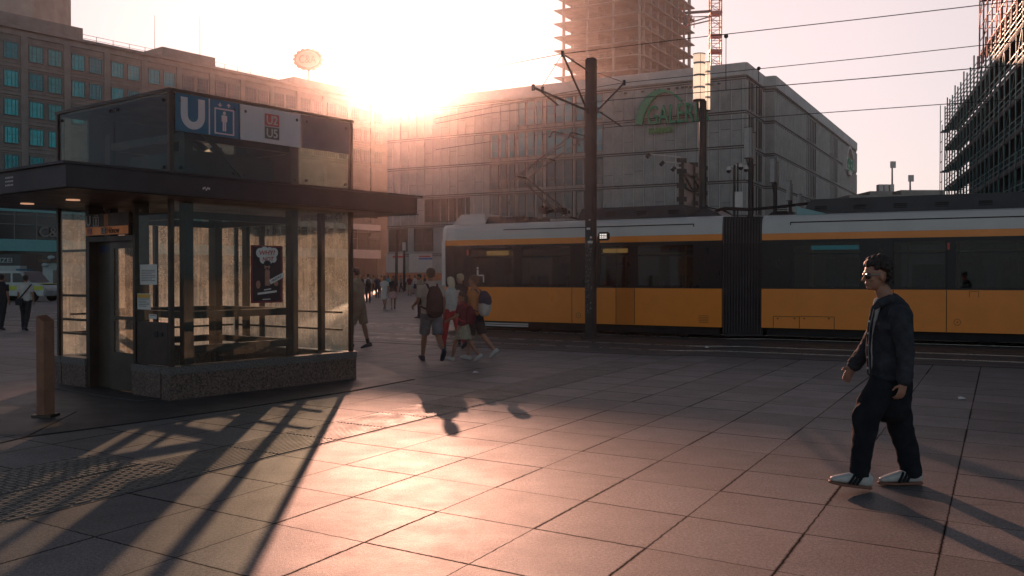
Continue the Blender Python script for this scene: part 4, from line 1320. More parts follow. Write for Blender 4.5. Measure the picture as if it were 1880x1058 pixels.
class Car:
    def __init__(s, P0, d, n): s.P, s.d, s.n = P0, d, n
    def c(s, a, o, z): return s.P + s.d * a + s.n * o + UP * z
    def s_of(s, px, o=0.0):
        p = s.P + s.n * o; r = (px - 940) / FPX
        return (p.x - r * p.y) / (r * s.d.y - s.d.x)
    def bx(s, mb, a0, a1, o0, o1, z0, z1, mi=0): return mb.ob(s.c(a0, o0, z0), s.d * (a1 - a0), s.n * (o1 - o0), UP * (z1 - z0), mi)
    def prof(s, mb, prof_, a_list, mi=0):
        """extrude a closed (o,z) profile; a_list = (a, inset, zscale)"""
        n = len(prof_); vs = []
        for a, ins in a_list:
            for o, z in prof_:
                oo = -TW / 2 + (o + TW / 2) * (1 - ins)
                vs.append(s.c(a, oo, z))
        fs = []
        for i in range(len(a_list) - 1):
            for k in range(n): fs.append((i * n + k, i * n + (k + 1) % n, (i + 1) * n + (k + 1) % n, (i + 1) * n + k))
        fs.append(tuple(range(n - 1, -1, -1))); fs.append(tuple((len(a_list) - 1) * n + k for k in range(n)))
        mb.add(vs, fs, mi)
CR, CL = Car(PR, TR_DIR, TN_R), Car(PL, TL_DIR, TN_L)
nose = CL.s_of(806)
for car, L0, L1, is_l in ((CL, 0, nose, True), (CR, 0, 17.0, False)):
    al = [(L0, 0), (L1 - 1.1, 0), (L1 - .5, .04), (L1 - .12, .13), (L1 + .1, .26)] if is_l else [(L0, 0), (L1, 0)]
    def P(name, prof_, m, **kw):
        mb = MB(); car.prof(mb, prof_, al); return part(name, mb, m, tram, **kw)
    P("side_panel", [(-.001, .32), (0, 1.285), (-.06, 1.285), (-.06, .32)], M_ty)
    P("side_panel", [(-TW, .32), (-TW, 1.285), (-TW + .06, 1.285), (-TW + .06, .32)], M_ty)
    P("floor", [(-.07, .33), (-.07, .42), (-TW + .07, .42), (-TW + .07, .33)], M_tu)
    P("ceiling", [(-.07, 2.42), (-.07, 2.48), (-TW + .07, 2.48), (-TW + .07, 2.42)], M_inl)
    P("stripe", [(-.02, 2.49), (-.025, 2.65), (-TW + .025, 2.65), (-TW + .02, 2.49)], M_ty)
    rf = P("roof_cove", [(-.028, 2.652), (-.05, 2.9), (-.085, 3.0), (-.16, 3.08), (-.3, 3.12), (-TW + .3, 3.12), (-TW + .16, 3.08), (-TW + .05, 2.9), (-TW + .028, 2.652)], M_tw)
    mb = MB(); a0_, a1_ = (.75, L1 - 2.2) if is_l else (.7, 16)
    car.bx(mb, a0_, a1_, -.058, -.04, 2.905, 2.93)
    car.bx(mb, a0_ - .02, a0_ + .0, -.058, -.036, 2.85, 2.93)
    part("roof_seam", mb, M_tu, tram)
    mb = MB(); car.bx(mb, L0 + .1, (L1 - .5 if is_l else L1), -.14, -TW + .14, .12, .318); part("underframe", mb, M_tu, tram)
    # window band with openings
    if is_l:
        wins = [(1273, 1170), (1153, 1101), (1047, 957), (943, 863), (850, 820)]
        wins = [(car.s_of(a), car.s_of(b)) for a, b in wins]
    else:
        wins = [(1455, 1578), (1640, 1735), (1752, 1880)]
        wins = [(car.s_of(a), car.s_of(b)) for a, b in wins] + [(6.0, 8.2), (8.5, 10.2), (10.6, 12.6), (13, 15)]
    for side in (0, 1):
        o0, o1 = (-.022, -.08) if side == 0 else (-TW + .08, -TW + .022)
        cur = L0
        mb = MB()
        lim = L1 - .5 if is_l else L1
        for a, b in wins:
            car.bx(mb, cur, a, o0, o1, 1.287, 2.488); cur = b
            car.bx(mb, a, b, o0, o1, 1.287, 1.33); car.bx(mb, a, b, o0, o1, 2.40, 2.488)
        car.bx(mb, cur, lim, o0, o1, 1.287, 2.488)
        part("window_band", mb, M_tb, tram)
        for a, b in wins:
            mb = MB(); oc = -.038 if side == 0 else -TW + .038
            car.bx(mb, a, b, oc, oc - .008, 1.33, 2.40); wd = part("window", mb, M_tglass, tram)
            if side == 0 and b - a > .8:
                mb = MB(); car.bx(mb, a, b, -.030, -.0355, 2.12, 2.15); car.bx(mb, a, a + .02, -.030, -.0355, 1.33, 2.4); part("window_bar", mb, M_tb, wd)
    if is_l:
        mb = MB(); car.prof(mb, [(-.03, 1.287), (-.03, 2.488), (-TW + .03, 2.488), (-TW + .03, 1.287)], [(L1 - .498, .05), (L1 - .12, .14), (L1 + .08, .27)]); part("front_window", mb, M_tb, tram)
    mb = MB(); car.bx(mb, L0 - .001, L0 + .03, -.1, -TW + .1, .4, 2.45); part("gangway_frame", mb, M_tu, tram)
# white front mask edge and raised white roof front
mb = MB(); CL.prof(mb, [(-.005, .32), (-.005, 2.66), (-.05, 2.66), (-.05, .32)], [(nose - .12, .125), (nose + .12, .262)]); part("front_mask", mb, M_tw, tram)
mb = MB()
s0, s1, s2 = CL.s_of(878), CL.s_of(834), CL.s_of(818)
P_ = [CL.c(s0, -.35, 3.121), CL.c(s2, -.35, 3.121), CL.c(s1, -.35, 3.42), CL.c(s0, -.35, 3.42)]
Q_ = [p - CL.n * 1.7 for p in P_]
mb.add(P_ + Q_, [(0, 1, 2, 3), (7, 6, 5, 4), (0, 4, 5, 1), (1, 5, 6, 2), (2, 6, 7, 3), (3, 7, 4, 0)])
part("roof_front", mb, M_tw, tram, bev=.02)
# roof equipment
def req(car, a0, a1, z1, o0=-.4, o1=-1.9, taper=.3, m=None, name="roof_unit"):
    mb = MB(); V = []
    for a, ins in ((a0, 0), (a1, 0)):
        pass
    t = taper if a1 > a0 else -taper
    lo = [car.c(a0, o0, 3.122), car.c(a1, o0, 3.122), car.c(a1, o1, 3.122), car.c(a0, o1, 3.122)]
    hi = [car.c(a0 + t, o0 - .1, z1), car.c(a1 - t, o0 - .1, z1), car.c(a1 - t, o1 + .1, z1), car.c(a0 + t, o1 + .1, z1)]
    mb.add(lo + hi, [(0, 3, 2, 1), (4, 5, 6, 7), (0, 1, 5, 4), (1, 2, 6, 5), (2, 3, 7, 6), (3, 0, 4, 7)])
    u = part(name, mb, m or M_tg, tram, bev=.015)
    a = min(a0, a1) + taper + .1
    while a < max(a0, a1) - taper - .35:
        mb = MB()
        for k in range(4): car.bx(mb, a, a + .28, o0 - .02, o0 - .08, 3.17 + k * .045, 3.185 + k * .045)
        part("grille", mb, M_tu, u)
        a += .9
req(CL, CL.s_of(1250), CL.s_of(1046), 3.46, taper=.12)
req(CL, .1, CL.s_of(1252), 3.38, taper=.5)
req(CL, CL.s_of(905), CL.s_of(876), 3.34, taper=.08)
req(CL, CL.s_of(958), CL.s_of(908), 3.30, taper=.08)
req(CR, CR.s_of(1463), 14, 3.50, taper=.25)
mb = MB(); a_ = CR.s_of(1458)
V = [CR.c(a_, -.25, 3.11), CR.c(a_ + .75, -.25, 3.11), CR.c(a_ + .05, -.25, 3.30), CR.c(a_, -.25, 3.34)]
V2 = [v - CR.n * .12 for v in V]; mb.add(V + V2, [(0, 1, 2, 3), (7, 6, 5, 4), (0, 4, 5, 1), (1, 5, 6, 2), (2, 6, 7, 3), (3, 7, 4, 0)])
part("roof_wedge", mb, mat("wedge_teal", (.20, .36, .36), .4), tram)
req(CR, .05, CR.s_of(1455), 3.22, taper=.1)
mb = MB()
pp_ = [CL.c(.5, -.6, 3.2), CL.c(.2, -.6, 3.32), (PL + PR) / 2 + UP * 3.28 - TN_L * .6, CR.c(.3, -.6, 3.34), CR.c(1.2, -.6, 3.42)]
mb.path(pp_, .035, 6); mb.path([p - TN_L * .25 + UP * .04 for p in pp_], .03, 6)
part("roof_cable", mb, M_tu, tram)
# bellows between the cars
mb = MB(); mr_ = MB(); NB = 14
for k in range(NB):
    f0, f1 = k / NB, (k + 1) / NB
    A_, B_ = CL.c(-.0, 0, 0), CR.c(.0, 0, 0)
    nn_ = (TN_L + TN_R).normalized()
    d_ = (B_ - A_)
    p0, p1 = A_ + d_ * f0, A_ + d_ * f1
    mb.ob(p0 - nn_ * .12 + UP * .10, (p1 - p0), -nn_ * 2.1, UP * 2.98)
    mb.ob(p0 + (p1 - p0) * .25 - nn_ * .05 + UP * .16, (p1 - p0) * .5, -nn_ * .08, UP * 2.92)
    mr_.ob(p0 + (p1 - p0) * .42 - nn_ * .048 + UP * 2.42, (p1 - p0) * .16, nn_ * .006, UP * .64)
part("bellows", mb, M_bel, tram)
part("bellows_rib", mr_, M_belr, tram)
# side details
mb = MB()
def rect_lines(car, px0, px1, py0, py1, w=.012):
    a0, a1 = car.s_of(px0), car.s_of(px1)
    q = hit(px0, py0, car.P, car.n).z; r = max(hit(px0, py1, car.P, car.n).z, .325)
    for a in (a0, a1): car.bx(mb, a - w / 2, a + w / 2, .001, .004, r, q)
    car.bx(mb, min(a0, a1), max(a0, a1), .001, .004, q - w / 2, q + w / 2)
rect_lines(CR, 1420, 1468, 581, 604); rect_lines(CR, 1468, 1532, 581, 604)
for px in (1428, 1459, 1477, 1522):
    a = CR.s_of(px); z = hit(px, 585, CR.P, CR.n).z; mb.tube(CR.c(a, .001, z), CR.c(a, .006, z), .02, .02, 8)
for k in range(5):
    z = hit(1290, 580 + k * 3, CL.P, CL.n).z; CL.bx(mb, CL.s_of(1283), CL.s_of(1301), .001, .004, z - .005, z + .005)
for car, px, py in ((CR, 1758, 592), (CL, 1062, 579)):
    a = car.s_of(px); z = hit(px, py, car.P, car.n).z
    for k in range(16):
        t0, t1 = 2 * PI * k / 16, 2 * PI * (k + 1) / 16
        mb.bar(car.c(a + .07 * math.cos(t0), .003, z + .07 * math.sin(t0)), car.c(a + .07 * math.cos(t1), .003, z + .07 * math.sin(t1)), .005, .008)
    mb.tube(car.c(a, .001, z), car.c(a, .006, z), .015, .015, 8)
rect_lines(CR, 1780, 1797, 535, 546, .008)
part("hatch_line", mb, mat("seam_brown", (.10, .045, .012), .7), tram)
mb = MB(); a0, a1 = CL.s_of(970), CL.s_of(862)
CL.bx(mb, a0, a1, .002, .03, .175, .215); CL.bx(mb, a0, a1, .002, .028, .235, .27)
part("step_edge", mb, M_tw, tram)
mb = MB(); CL.bx(mb, CL.s_of(1131), CL.s_of(1165), .001, .003, .33, 1.28); part("door_panel", mb, mat("tram_ochre", (.66, .18, .014), .35, var=.05), tram)
# window stickers, screens and inside
mb = MB(); a = CL.s_of(876)
mb.tube(CL.c(a, -.025, 1.83), CL.c(a, -.03, 1.83), .035, .035, 10); CL.bx(mb, a - .03, a + .03, -.025, -.03, 1.62, 1.78); CL.bx(mb, a - .2, a - .02, -.025, -.03, 1.60, 1.64); CL.bx(mb, a - .22, a - .18, -.025, -.03, 1.42, 1.62)
part("priority_sticker", mb, M_pic, tram)
mb = MB(); CL.bx(mb, CL.s_of(930), CL.s_of(890), -.10, -.14, 2.2, 2.32); CL.bx(mb, CL.s_of(1150), CL.s_of(1104), -.10, -.14, 2.22, 2.33); part("destination_sign", mb, M_dest, tram)
mb = MB(); CR.bx(mb, CR.s_of(1488), CR.s_of(1575), -.12, -.16, 2.24, 2.34); part("line_diagram", mb, M_cyan, tram)
mb = MB()
for car, lst in ((CL, (1.6, 2.5, 3.8, 5.2, 6.3)), (CR, (1.6, 2.6, 3.6, 4.9, 6.1, 7.5, 9))):
    for a in lst:
        for o in (-.3, -1.85):
            car.bx(mb, a, a + .45, o + .15, o - .3, .75, .85); car.bx(mb, a, a + .1, o + .15, o - .3, .85, 1.62)
part("seat_row", mb, M_seat, tram, kind=None)
mb = MB()
for car, lst in ((CL, (1.2, 2.9, 4.6, 5.9)), (CR, (1.1, 2.2, 3.3, 4.4, 5.6, 7))):
    for a in lst: mb.tube(car.c(a, -.75, .42), car.c(a, -.75, 2.42), .018, .018, 8)
    mb.tube(car.c(.3, -.75, 2.2), car.c(7.5, -.75, 2.2), .016, .016, 8)
part("grab_pole", mb, M_pole, tram)
# passengers' silhouettes would be persons: none can be told apart in the photograph
# made-up coloured panels on the far side, standing in for window reflections
mb = MB()
for a, w_, z0, z1, mi in ((1.2, .8, 1.4, 2.1, 0), (2.15, .4, 1.4, 2.25, 1), (3.3, .9, 1.35, 1.9, 2), (4.4, .5, 1.4, 2.2, 0), (5.3, .7, 1.35, 2.0, 1)):
    CR.bx(mb, a, a + w_, -TW + .10, -TW + .11, z0, z1, mi)
    CL.bx(mb, a + .1, a + w_, -TW + .10, -TW + .11, z0, z1, (mi + 1) % 3)
part("reflection_panel", mb, [mat("panel_grey_green", (.10, .12, .10), .6, var=.5, vs=9), mat("panel_ochre", (.22, .15, .07), .6, var=.4, vs=7), mat("panel_teal", (.03, .13, .15), .6, var=.5, vs=9)], tram)
for car, pxs in ((CL, (1131, 1165, 1050, 853)), (CR, (1640, 1738))):
    for px in pxs:
        a = car.s_of(px); mb = MB(); car.bx(mb, a - .007, a + .007, .001, .0045, .33, 1.28); car.bx(mb, a - .007, a + .007, -.021, -.016, 1.29, 2.48)
        part("door_seam", mb, M_tu, tram)
for car, px in ((CL, 858), (CR, 1741)):
    mb = MB(); a = car.s_of(px); car.bx(mb, a - .025, a + .025, -.021, -.008, 2.2, 2.36); part("door_signal", mb, M_ured, tram)
# wheels
for car, lst in ((CL, (1.2, 2.9, 5.6)), (CR, (3.2, 5.0, 9.5))):
    for a in lst:
        mb = MB(); mb.tube(car.c(a, -.45, .33), car.c(a, -.58, .33), .32, .32, 20); part("wheel", mb, M_tu, tram)
# pantograph
OC = -1.15
def pt(px, py, o=OC): return hit(px, py, PL + TN_L * o, TN_L)
M_pan = mat("pantograph_steel", (.10, .085, .08), .45, .5)
pg = MB()
base = [pt(986, 402), pt(1046, 400)]
for o in (OC + .45, OC - .45):
    pg.bar(pt(988, 401, o), pt(1046, 399, o), .06, .06)
pg.bar(base[0] + TN_L * .45, base[0] - TN_L * .45, .06, .06); pg.bar(base[1] + TN_L * .45, base[1] - TN_L * .45, .06, .06)
pbase = part("pantograph_base", pg, M_pan, tram)
mb = MB()
for k in range(9):
    p = pt(992 + k * 6, 398 - rr.random() * 10, OC + (rr.random() - .5) * .6); mb.ob(p, TL_DIR * -.12, TN_L * .12, UP * (.08 + rr.random() * .12))
mb.tube(pt(1000, 390), pt(1035, 386), .05, .05, 8)
part("pantograph_drive", mb, M_tu, pbase)
mb = MB()
el_ = pt(957, 326)
for o in (-.28, .28):
    mb.tube(pt(1034, 390) + TN_L * o * 1.4, el_ + TN_L * o, .03, .024, 8)
mb.tube(pt(1012, 386), pt(967, 336), .015, .015, 6)
mb.tube(el_ + TN_L * .34, el_ - TN_L * .34, .035, .035, 8)
part("lower_arm", mb, M_pan, pbase)
mb = MB()
for o in (-.3, .3):
    mb.tube(el_ + TN_L * o, pt(1062, 251) + TN_L * o * 1.25, .022, .016, 8)
mb.tube(el_ + TN_L * .05 + UP * .05, pt(1040, 262), .012, .012, 6)
mb.tube(pt(1010, 293) + TN_L * .31, pt(1010, 293) - TN_L * .31, .014, .014, 6)
part("upper_arm", mb, M_pan, pbase)
mb = MB()
h0, h1_ = pt(1037, 247), pt(1070, 249)
for hc in (h0, h1_):
    q = [hc + TN_L * .95 - UP * .22, hc + TN_L * .78 - UP * .03, hc + TN_L * .5, hc - TN_L * .5, hc - TN_L * .78 - UP * .03, hc - TN_L * .95 - UP * .22]
    mb.path(q, .02, 6)
mb.bar(h0 + TN_L * .4 - UP * .05, h1_ + TN_L * .4 - UP * .05, .03, .05); mb.bar(h0 - TN_L * .4 - UP * .05, h1_ - TN_L * .4 - UP * .05, .03, .05)
mb.bar(h0 + TN_L * .9 - UP * .15, h1_ + TN_L * .9 - UP * .15, .02, .02)
part("collector_head", mb, M_pan, pbase)

# ------------------------------------------------------------------ overhead line pole
M_mast = mat("mast_grey", (.045, .043, .042), .5, .3, var=.25, vs=3, bump=.15, bs=30)
pb = G(1085, 622)
pole = thing("overhead_line_pole", "square dark overhead line pole with graffiti between the tracks", "pole", pb)
pz = zat(107, pb.y)
dR = -TL_DIR
mb = MB(); mb.ob(pb - dR * .13 - TN_L * .10, dR * .255, TN_L * .21, UP * pz); part("shaft", mb, M_mast, pole, bev=.03)
mb = MB(); mb.ob(pb - dR * .2 - TN_L * .17 + UP * .005, dR * .4, TN_L * .36, UP * .025)
for sx in (-.16, .16):
    for sy in (-.13, .16): mb.tube(pb + dR * sx + TN_L * sy + UP * .03, pb + dR * sx + TN_L * sy + UP * .07, .015, .015, 6)
part("base_plate", mb, M_mast, pole)
NF = TN_L
def face(px, py, e=.112): return hit(px, py, pb + TN_L * e, TN_L)
mb = MB(); r7 = random.Random(3)
for k in range(95):
    py = 440 + (575 - 440) * r7.random() ** 1.1
    px = 1076 + r7.random() * 12 - (py - 100) * .005
    p = face(px, py, .1115)
    q = p + dR * (r7.random() - .5) * .07 + UP * (r7.random() - .5) * .09
    mb.bar(p, q, .008 + r7.random() * .008, .004, NF)
part("graffiti", mb, mat("graffiti_chalk", (.22, .22, .21), .7, var=.4, vs=20), pole)
mb = MB()
for px, py, w_, h_ in ((1077, 422, .1, .05), (1079, 447, .14, .06), (1083, 438, .06, .05), (1081, 405, .05, .03)):
    p = face(px, py, .1115); mb.ob(p, dR * w_, NF * .002, UP * h_)
part("sticker", mb, M_pic, pole)
# signal lamp box on its right side
lp = pb + dR * .30
mb = MB(); c = hit(1109, 434, pb + TN_L * .02, TN_L)
mb.ob(c - dR * .15 - UP * .105 - TN_L * .05, dR * .30, TN_L * .12, UP * .21); sl = part("signal_lamp", mb, M_tu, pole, bev=.03)
mb = MB()
for i in range(4):
    for j in range(3):
        mb.ob(c + dR * (-.085 + i * .05) + UP * (-.055 + j * .045) + TN_L * .0705, dR * .035, TN_L * .003, UP * .02)
part("signal_dot", mb, mat("signal_glow", (.8, .8, .75), .4, emit=(1, .9, .8), es=1.2), sl)
mb = MB(); mb.bar(c - dR * .15, pb, .05, .05); part("signal_bracket", mb, M_mast, pole)
# cantilever arms; each arm lies in the plane across the track
def arm(px, py):          # point on the vertical plane through the pole, square to the track
    return hit(px, py, pb, dR)
M_arm = mat("arm_steel", (.12, .10, .09), .5, .4)
def tube_part(name, segs, r, m, par, n=8):
    mb = MB()
    for a, b in segs: mb.tube(a, b, r, r, n)
    return part(name, mb, m, par)
pa = [arm(1033, 99), arm(1080, 131), arm(1078, 203), arm(979, 161), arm(1146, 152), arm(1097, 203), arm(1140, 232), arm(1024, 193)]
tube_part("strut", [(pa[0], pa[1])], .02, M_arm, pole)
tube_part("strut", [(pa[0], pa[2])], .026, M_arm, pole)
tube_part("arm", [(pa[3], pa[2])], .028, M_arm, pole)
tube_part("arm", [(pa[5], pa[4])], .025, M_arm, pole)
tube_part("arm", [(pa[5] , pa[6])], .02, M_arm, pole)
tube_part("registration_arm", [(arm(994, 169), pa[7])], .02, M_arm, pole)
tube_part("stay_wire", [(arm(1098, 134), pa[4])], .008, M_arm, pole, 5)
tube_part("stay_wire", [(pa[0], arm(996, 158))], .008, M_arm, pole, 5)
for c in (pa[0], pa[4], pa[3], pa[2], pa[5], arm(996, 165)):
    mb = MB(); mb.tube(c - UP * .07, c + UP * .07, .038, .038, 10); part("insulator", mb, M_mast, pole)

# ------------------------------------------------------------------ overhead wires
M_wire = mat("wire", (.05, .045, .045), .6)
def wire(label, A3, pr, pl, sag=0.0, r=.010, drops=()):
    Pr = [hit(px, py, A3, TN_R) for px, py in pr]
    Pl = [hit(px, py, A3, TN_L) for px, py in pl]
    mb = MB()
    last = A3
    for p in Pr: mb.tube(last, p, r, r, 5, caps=False); last = p
    ex = Pr[-1] + (Pr[-1] - A3).normalized() * 6; mb.tube(Pr[-1], ex, r, r, 5)
    last = A3
    for p in Pl: mb.tube(last, p, r, r, 5, caps=False); last = p
    single("overhead_wire", mb, M_wire, label, "wire", A3, 0, "overhead wires over the tram tracks")
    return Pr, Pl
wire("topmost overhead wire, held by the tip of the pole's left strut", pa[0], [(1270, 70), (1600, 33), (1805, 9)], [(840, 136), (700, 160)])
wire("overhead wire held by the tip of the pole's raised right arm", pa[4], [(1340, 132), (1600, 105.4), (1805, 83)], [(1033, 171), (800, 218)])
wire("overhead contact wire under the end of the pole's left arm", pa[7], [(1340, 165), (1600, 143), (1775, 127)], [(900, 208), (800, 227)])
wire("lowest overhead wire, held by the pole's drooping right arm", pa[6], [(1340, 219.7), (1600, 201), (1740, 191)], [(985, 248), (800, 275)])
# droppers between the near wires
mb = MB(); A_ = hit(1333, 64, pa[0], TN_R); B_ = Vector((A_.x, A_.y, zat(166, A_.y)))
mb.tube(A_, B_, .008, .008, 5); mb.ell(A_ - UP * .03, (.05, .05, .05))
single("wire_dropper", mb, M_wire, "thin vertical dropper between two overhead wires, near the tall lamp", "wire", A_)
mb = MB(); A_ = hit(1393, 126, pa[4], TN_R); mb.tube(A_, A_ - UP * .35, .01, .01, 5); mb.ell(A_, (.05, .05, .05))
single("wire_dropper", mb, M_wire, "short dropper on an overhead wire above the store's notched corner", "wire", A_)
# ------------------------------------------------------------------ people
M_skin = mat("skin", (.36, .18, .12), .55, var=.08, vs=8, spec=.4)
M_skin2 = mat("skin_tan", (.28, .14, .09), .55, var=.08, vs=8, spec=.4)
def cloth(name, c, var=.2, vs=9, rough=.9): return mat(name, c, rough, 0, var, vs, bump=.25, bs=35, spec=.2)
C_denim = cloth("denim_dark", (.036, .040, .048), .35, 14)
C_trouser = cloth("trousers_black", (.012, .015, .02), .2)
C_tee = cloth("tee_white", (.55, .52, .50), .06)
C_hair = mat("hair_dark", (.02, .013, .010), .55, var=.4, vs=60, bump=.6, bs=120)
C_hairb = mat("hair_blond", (.45, .34, .22), .6, var=.25, vs=50, bump=.5, bs=90)
C_hairw = mat("hair_pale", (.62, .50, .36), .6, var=.2, vs=50, bump=.5, bs=90)
C_hairbr = mat("hair_brown", (.12, .06, .035), .6, var=.3, vs=50, bump=.5, bs=90)
M_lens = mat("sunglass_black", (.008, .008, .01), .12, spec=.8)
M_gum = mat("gum_sole", (.22, .10, .07), .6)
M_shoe = mat("shoe_leather_white", (.48, .48, .46), .5, var=.12, vs=20)
M_shoed = mat("shoe_dark", (.02, .025, .04), .5)

def bake(mb, voxel, smooth=4, wr=0.0, wscale=6.0, stretch=(1, 1, 1)):
    """fuse the shapes of mb into one skin, smooth it, add folds"""
    me = bpy.data.meshes.new("fuse")
    me.from_pydata(mb.v, [], mb.f); me.validate()
    fix(me)
    o = bpy.data.objects.new("fuse_source", me); COL.objects.link(o)
    m = o.modifiers.new("r", "REMESH"); m.mode = "VOXEL"; m.voxel_size = voxel; m.use_smooth_shade = True
    if smooth:
        s = o.modifiers.new("s", "SMOOTH"); s.iterations = smooth; s.factor = .5
    dg = bpy.context.evaluated_depsgraph_get(); dg.update()
    out = bpy.data.meshes.new_from_object(o.evaluated_get(dg))
    bpy.data.objects.remove(o)
    if wr:
        out.update()
        ns = [v.normal.copy() for v in out.vertices]
        for v, nn in zip(out.vertices, ns):
            p = Vector((v.co.x * stretch[0], v.co.y * stretch[1], v.co.z * stretch[2])) * wscale
            d = mnoise.noise(p) + .5 * mnoise.noise(p * 2.3 + Vector((5, 2, 1)))
            d = 1 - abs(d) * 2.2
            v.co += nn * d * wr
    out.polygons.foreach_set("use_smooth", [True] * len(out.polygons))
    return out
def ppart(name, mb, m, root, voxel=.014, wr=0.0, world=False, smooth=4, ws=6.0, st=(1, 1, .55), **kw):
    me = bake(mb, voxel, smooth, wr, ws, st)
    me.name = name
    if world: me.transform(base_matrix(root).inverted())
    me.materials.clear(); me.materials.append(m)
    o = put(name, me, root, **kw)
    MATW[o.name] = base_matrix(root)
    return o

def hand(mb, wrist, d, palmn, s=1.0, curl=.5, side=1):
    """palm, four unequal bent fingers and a thumb leaving the side of the palm"""
    wrist, d, palmn = Vector(wrist), Vector(d).normalized(), Vector(palmn).normalized()
    lat_ = d.cross(palmn).normalized() * side
    pc = wrist + d * .045 * s
    mb.loft([wrist, wrist + d * .03 * s, wrist + d * .085 * s], [(.026 * s, .018 * s), (.038 * s, .016 * s), (.04 * s, .013 * s)], side=lat_, n=10)
    for k, ln in enumerate((.068, .078, .072, .056)):
        b = wrist + d * .085 * s + lat_ * (.03 - .02 * k) * s
        dd = (d + palmn * curl * .5).normalized(); p1 = b + dd * ln * .45 * s
        dd2 = (d + palmn * curl * 1.5).normalized(); p2 = p1 + dd2 * ln * .32 * s
        dd3 = (d * .5 + palmn * curl * 2.4).normalized(); p3 = p2 + dd3 * ln * .26 * s
        mb.loft([b, p1, p2, p3], [.0088 * s, .0085 * s, .008 * s, .0068 * s], side=lat_, n=8)
    t0 = wrist + d * .03 * s + lat_ * .036 * s
    t1 = t0 + (d * .7 + lat_ * .8 + palmn * .25).normalized() * .035 * s
    t2 = t1 + (d * .95 + lat_ * .25 + palmn * .45).normalized() * .03 * s
    mb.loft([t0 - lat_ * .012 * s, t1, t2], [.012 * s, .0105 * s, .0085 * s], side=palmn, n=8)

def head(mb, c, s, yaw=0.0, pitch=0.0):
    M = Matrix.Rotation(yaw, 3, "Z") @ Matrix.Rotation(pitch, 3, "Y")
    def P(x, y, z): return Vector(c) + M @ (Vector((x, y, z)) * s)
    mb.ell(P(-.008, 0, .022), (.094 * s, .074 * s, .092 * s), M, 20, 12)
    mb.ell(P(.022, 0, -.040), (.062 * s, .056 * s, .072 * s), M, 16, 10)       # face and jaw
    mb.ell(P(.058, 0, -.088), (.024 * s, .024 * s, .020 * s), M, 10, 8)        # chin
    mb.loft([P(.082, 0, .012), P(.094, 0, -.012), P(.104, 0, -.030)], [.008 * s, .011 * s, .014 * s], side=(0, 1, 0), n=8)   # nose
    mb.ell(P(.080, 0, -.056), (.011 * s, .024 * s, .006 * s), M, 10, 6)        # lips
    mb.ell(P(.079, 0, -.066), (.011 * s, .021 * s, .006 * s), M, 10, 6)
    mb.ell(P(.078, 0, .024), (.012 * s, .050 * s, .010 * s), M, 12, 6)         # brow
    for q in (-1, 1):
        mb.ell(P(-.004, q * .076, -.012), (.018 * s, .008 * s, .031 * s), M, 10, 8)
        mb.ell(P(.055, q * .040, -.028), (.022 * s, .018 * s, .018 * s), M, 10, 6)
    return P, M

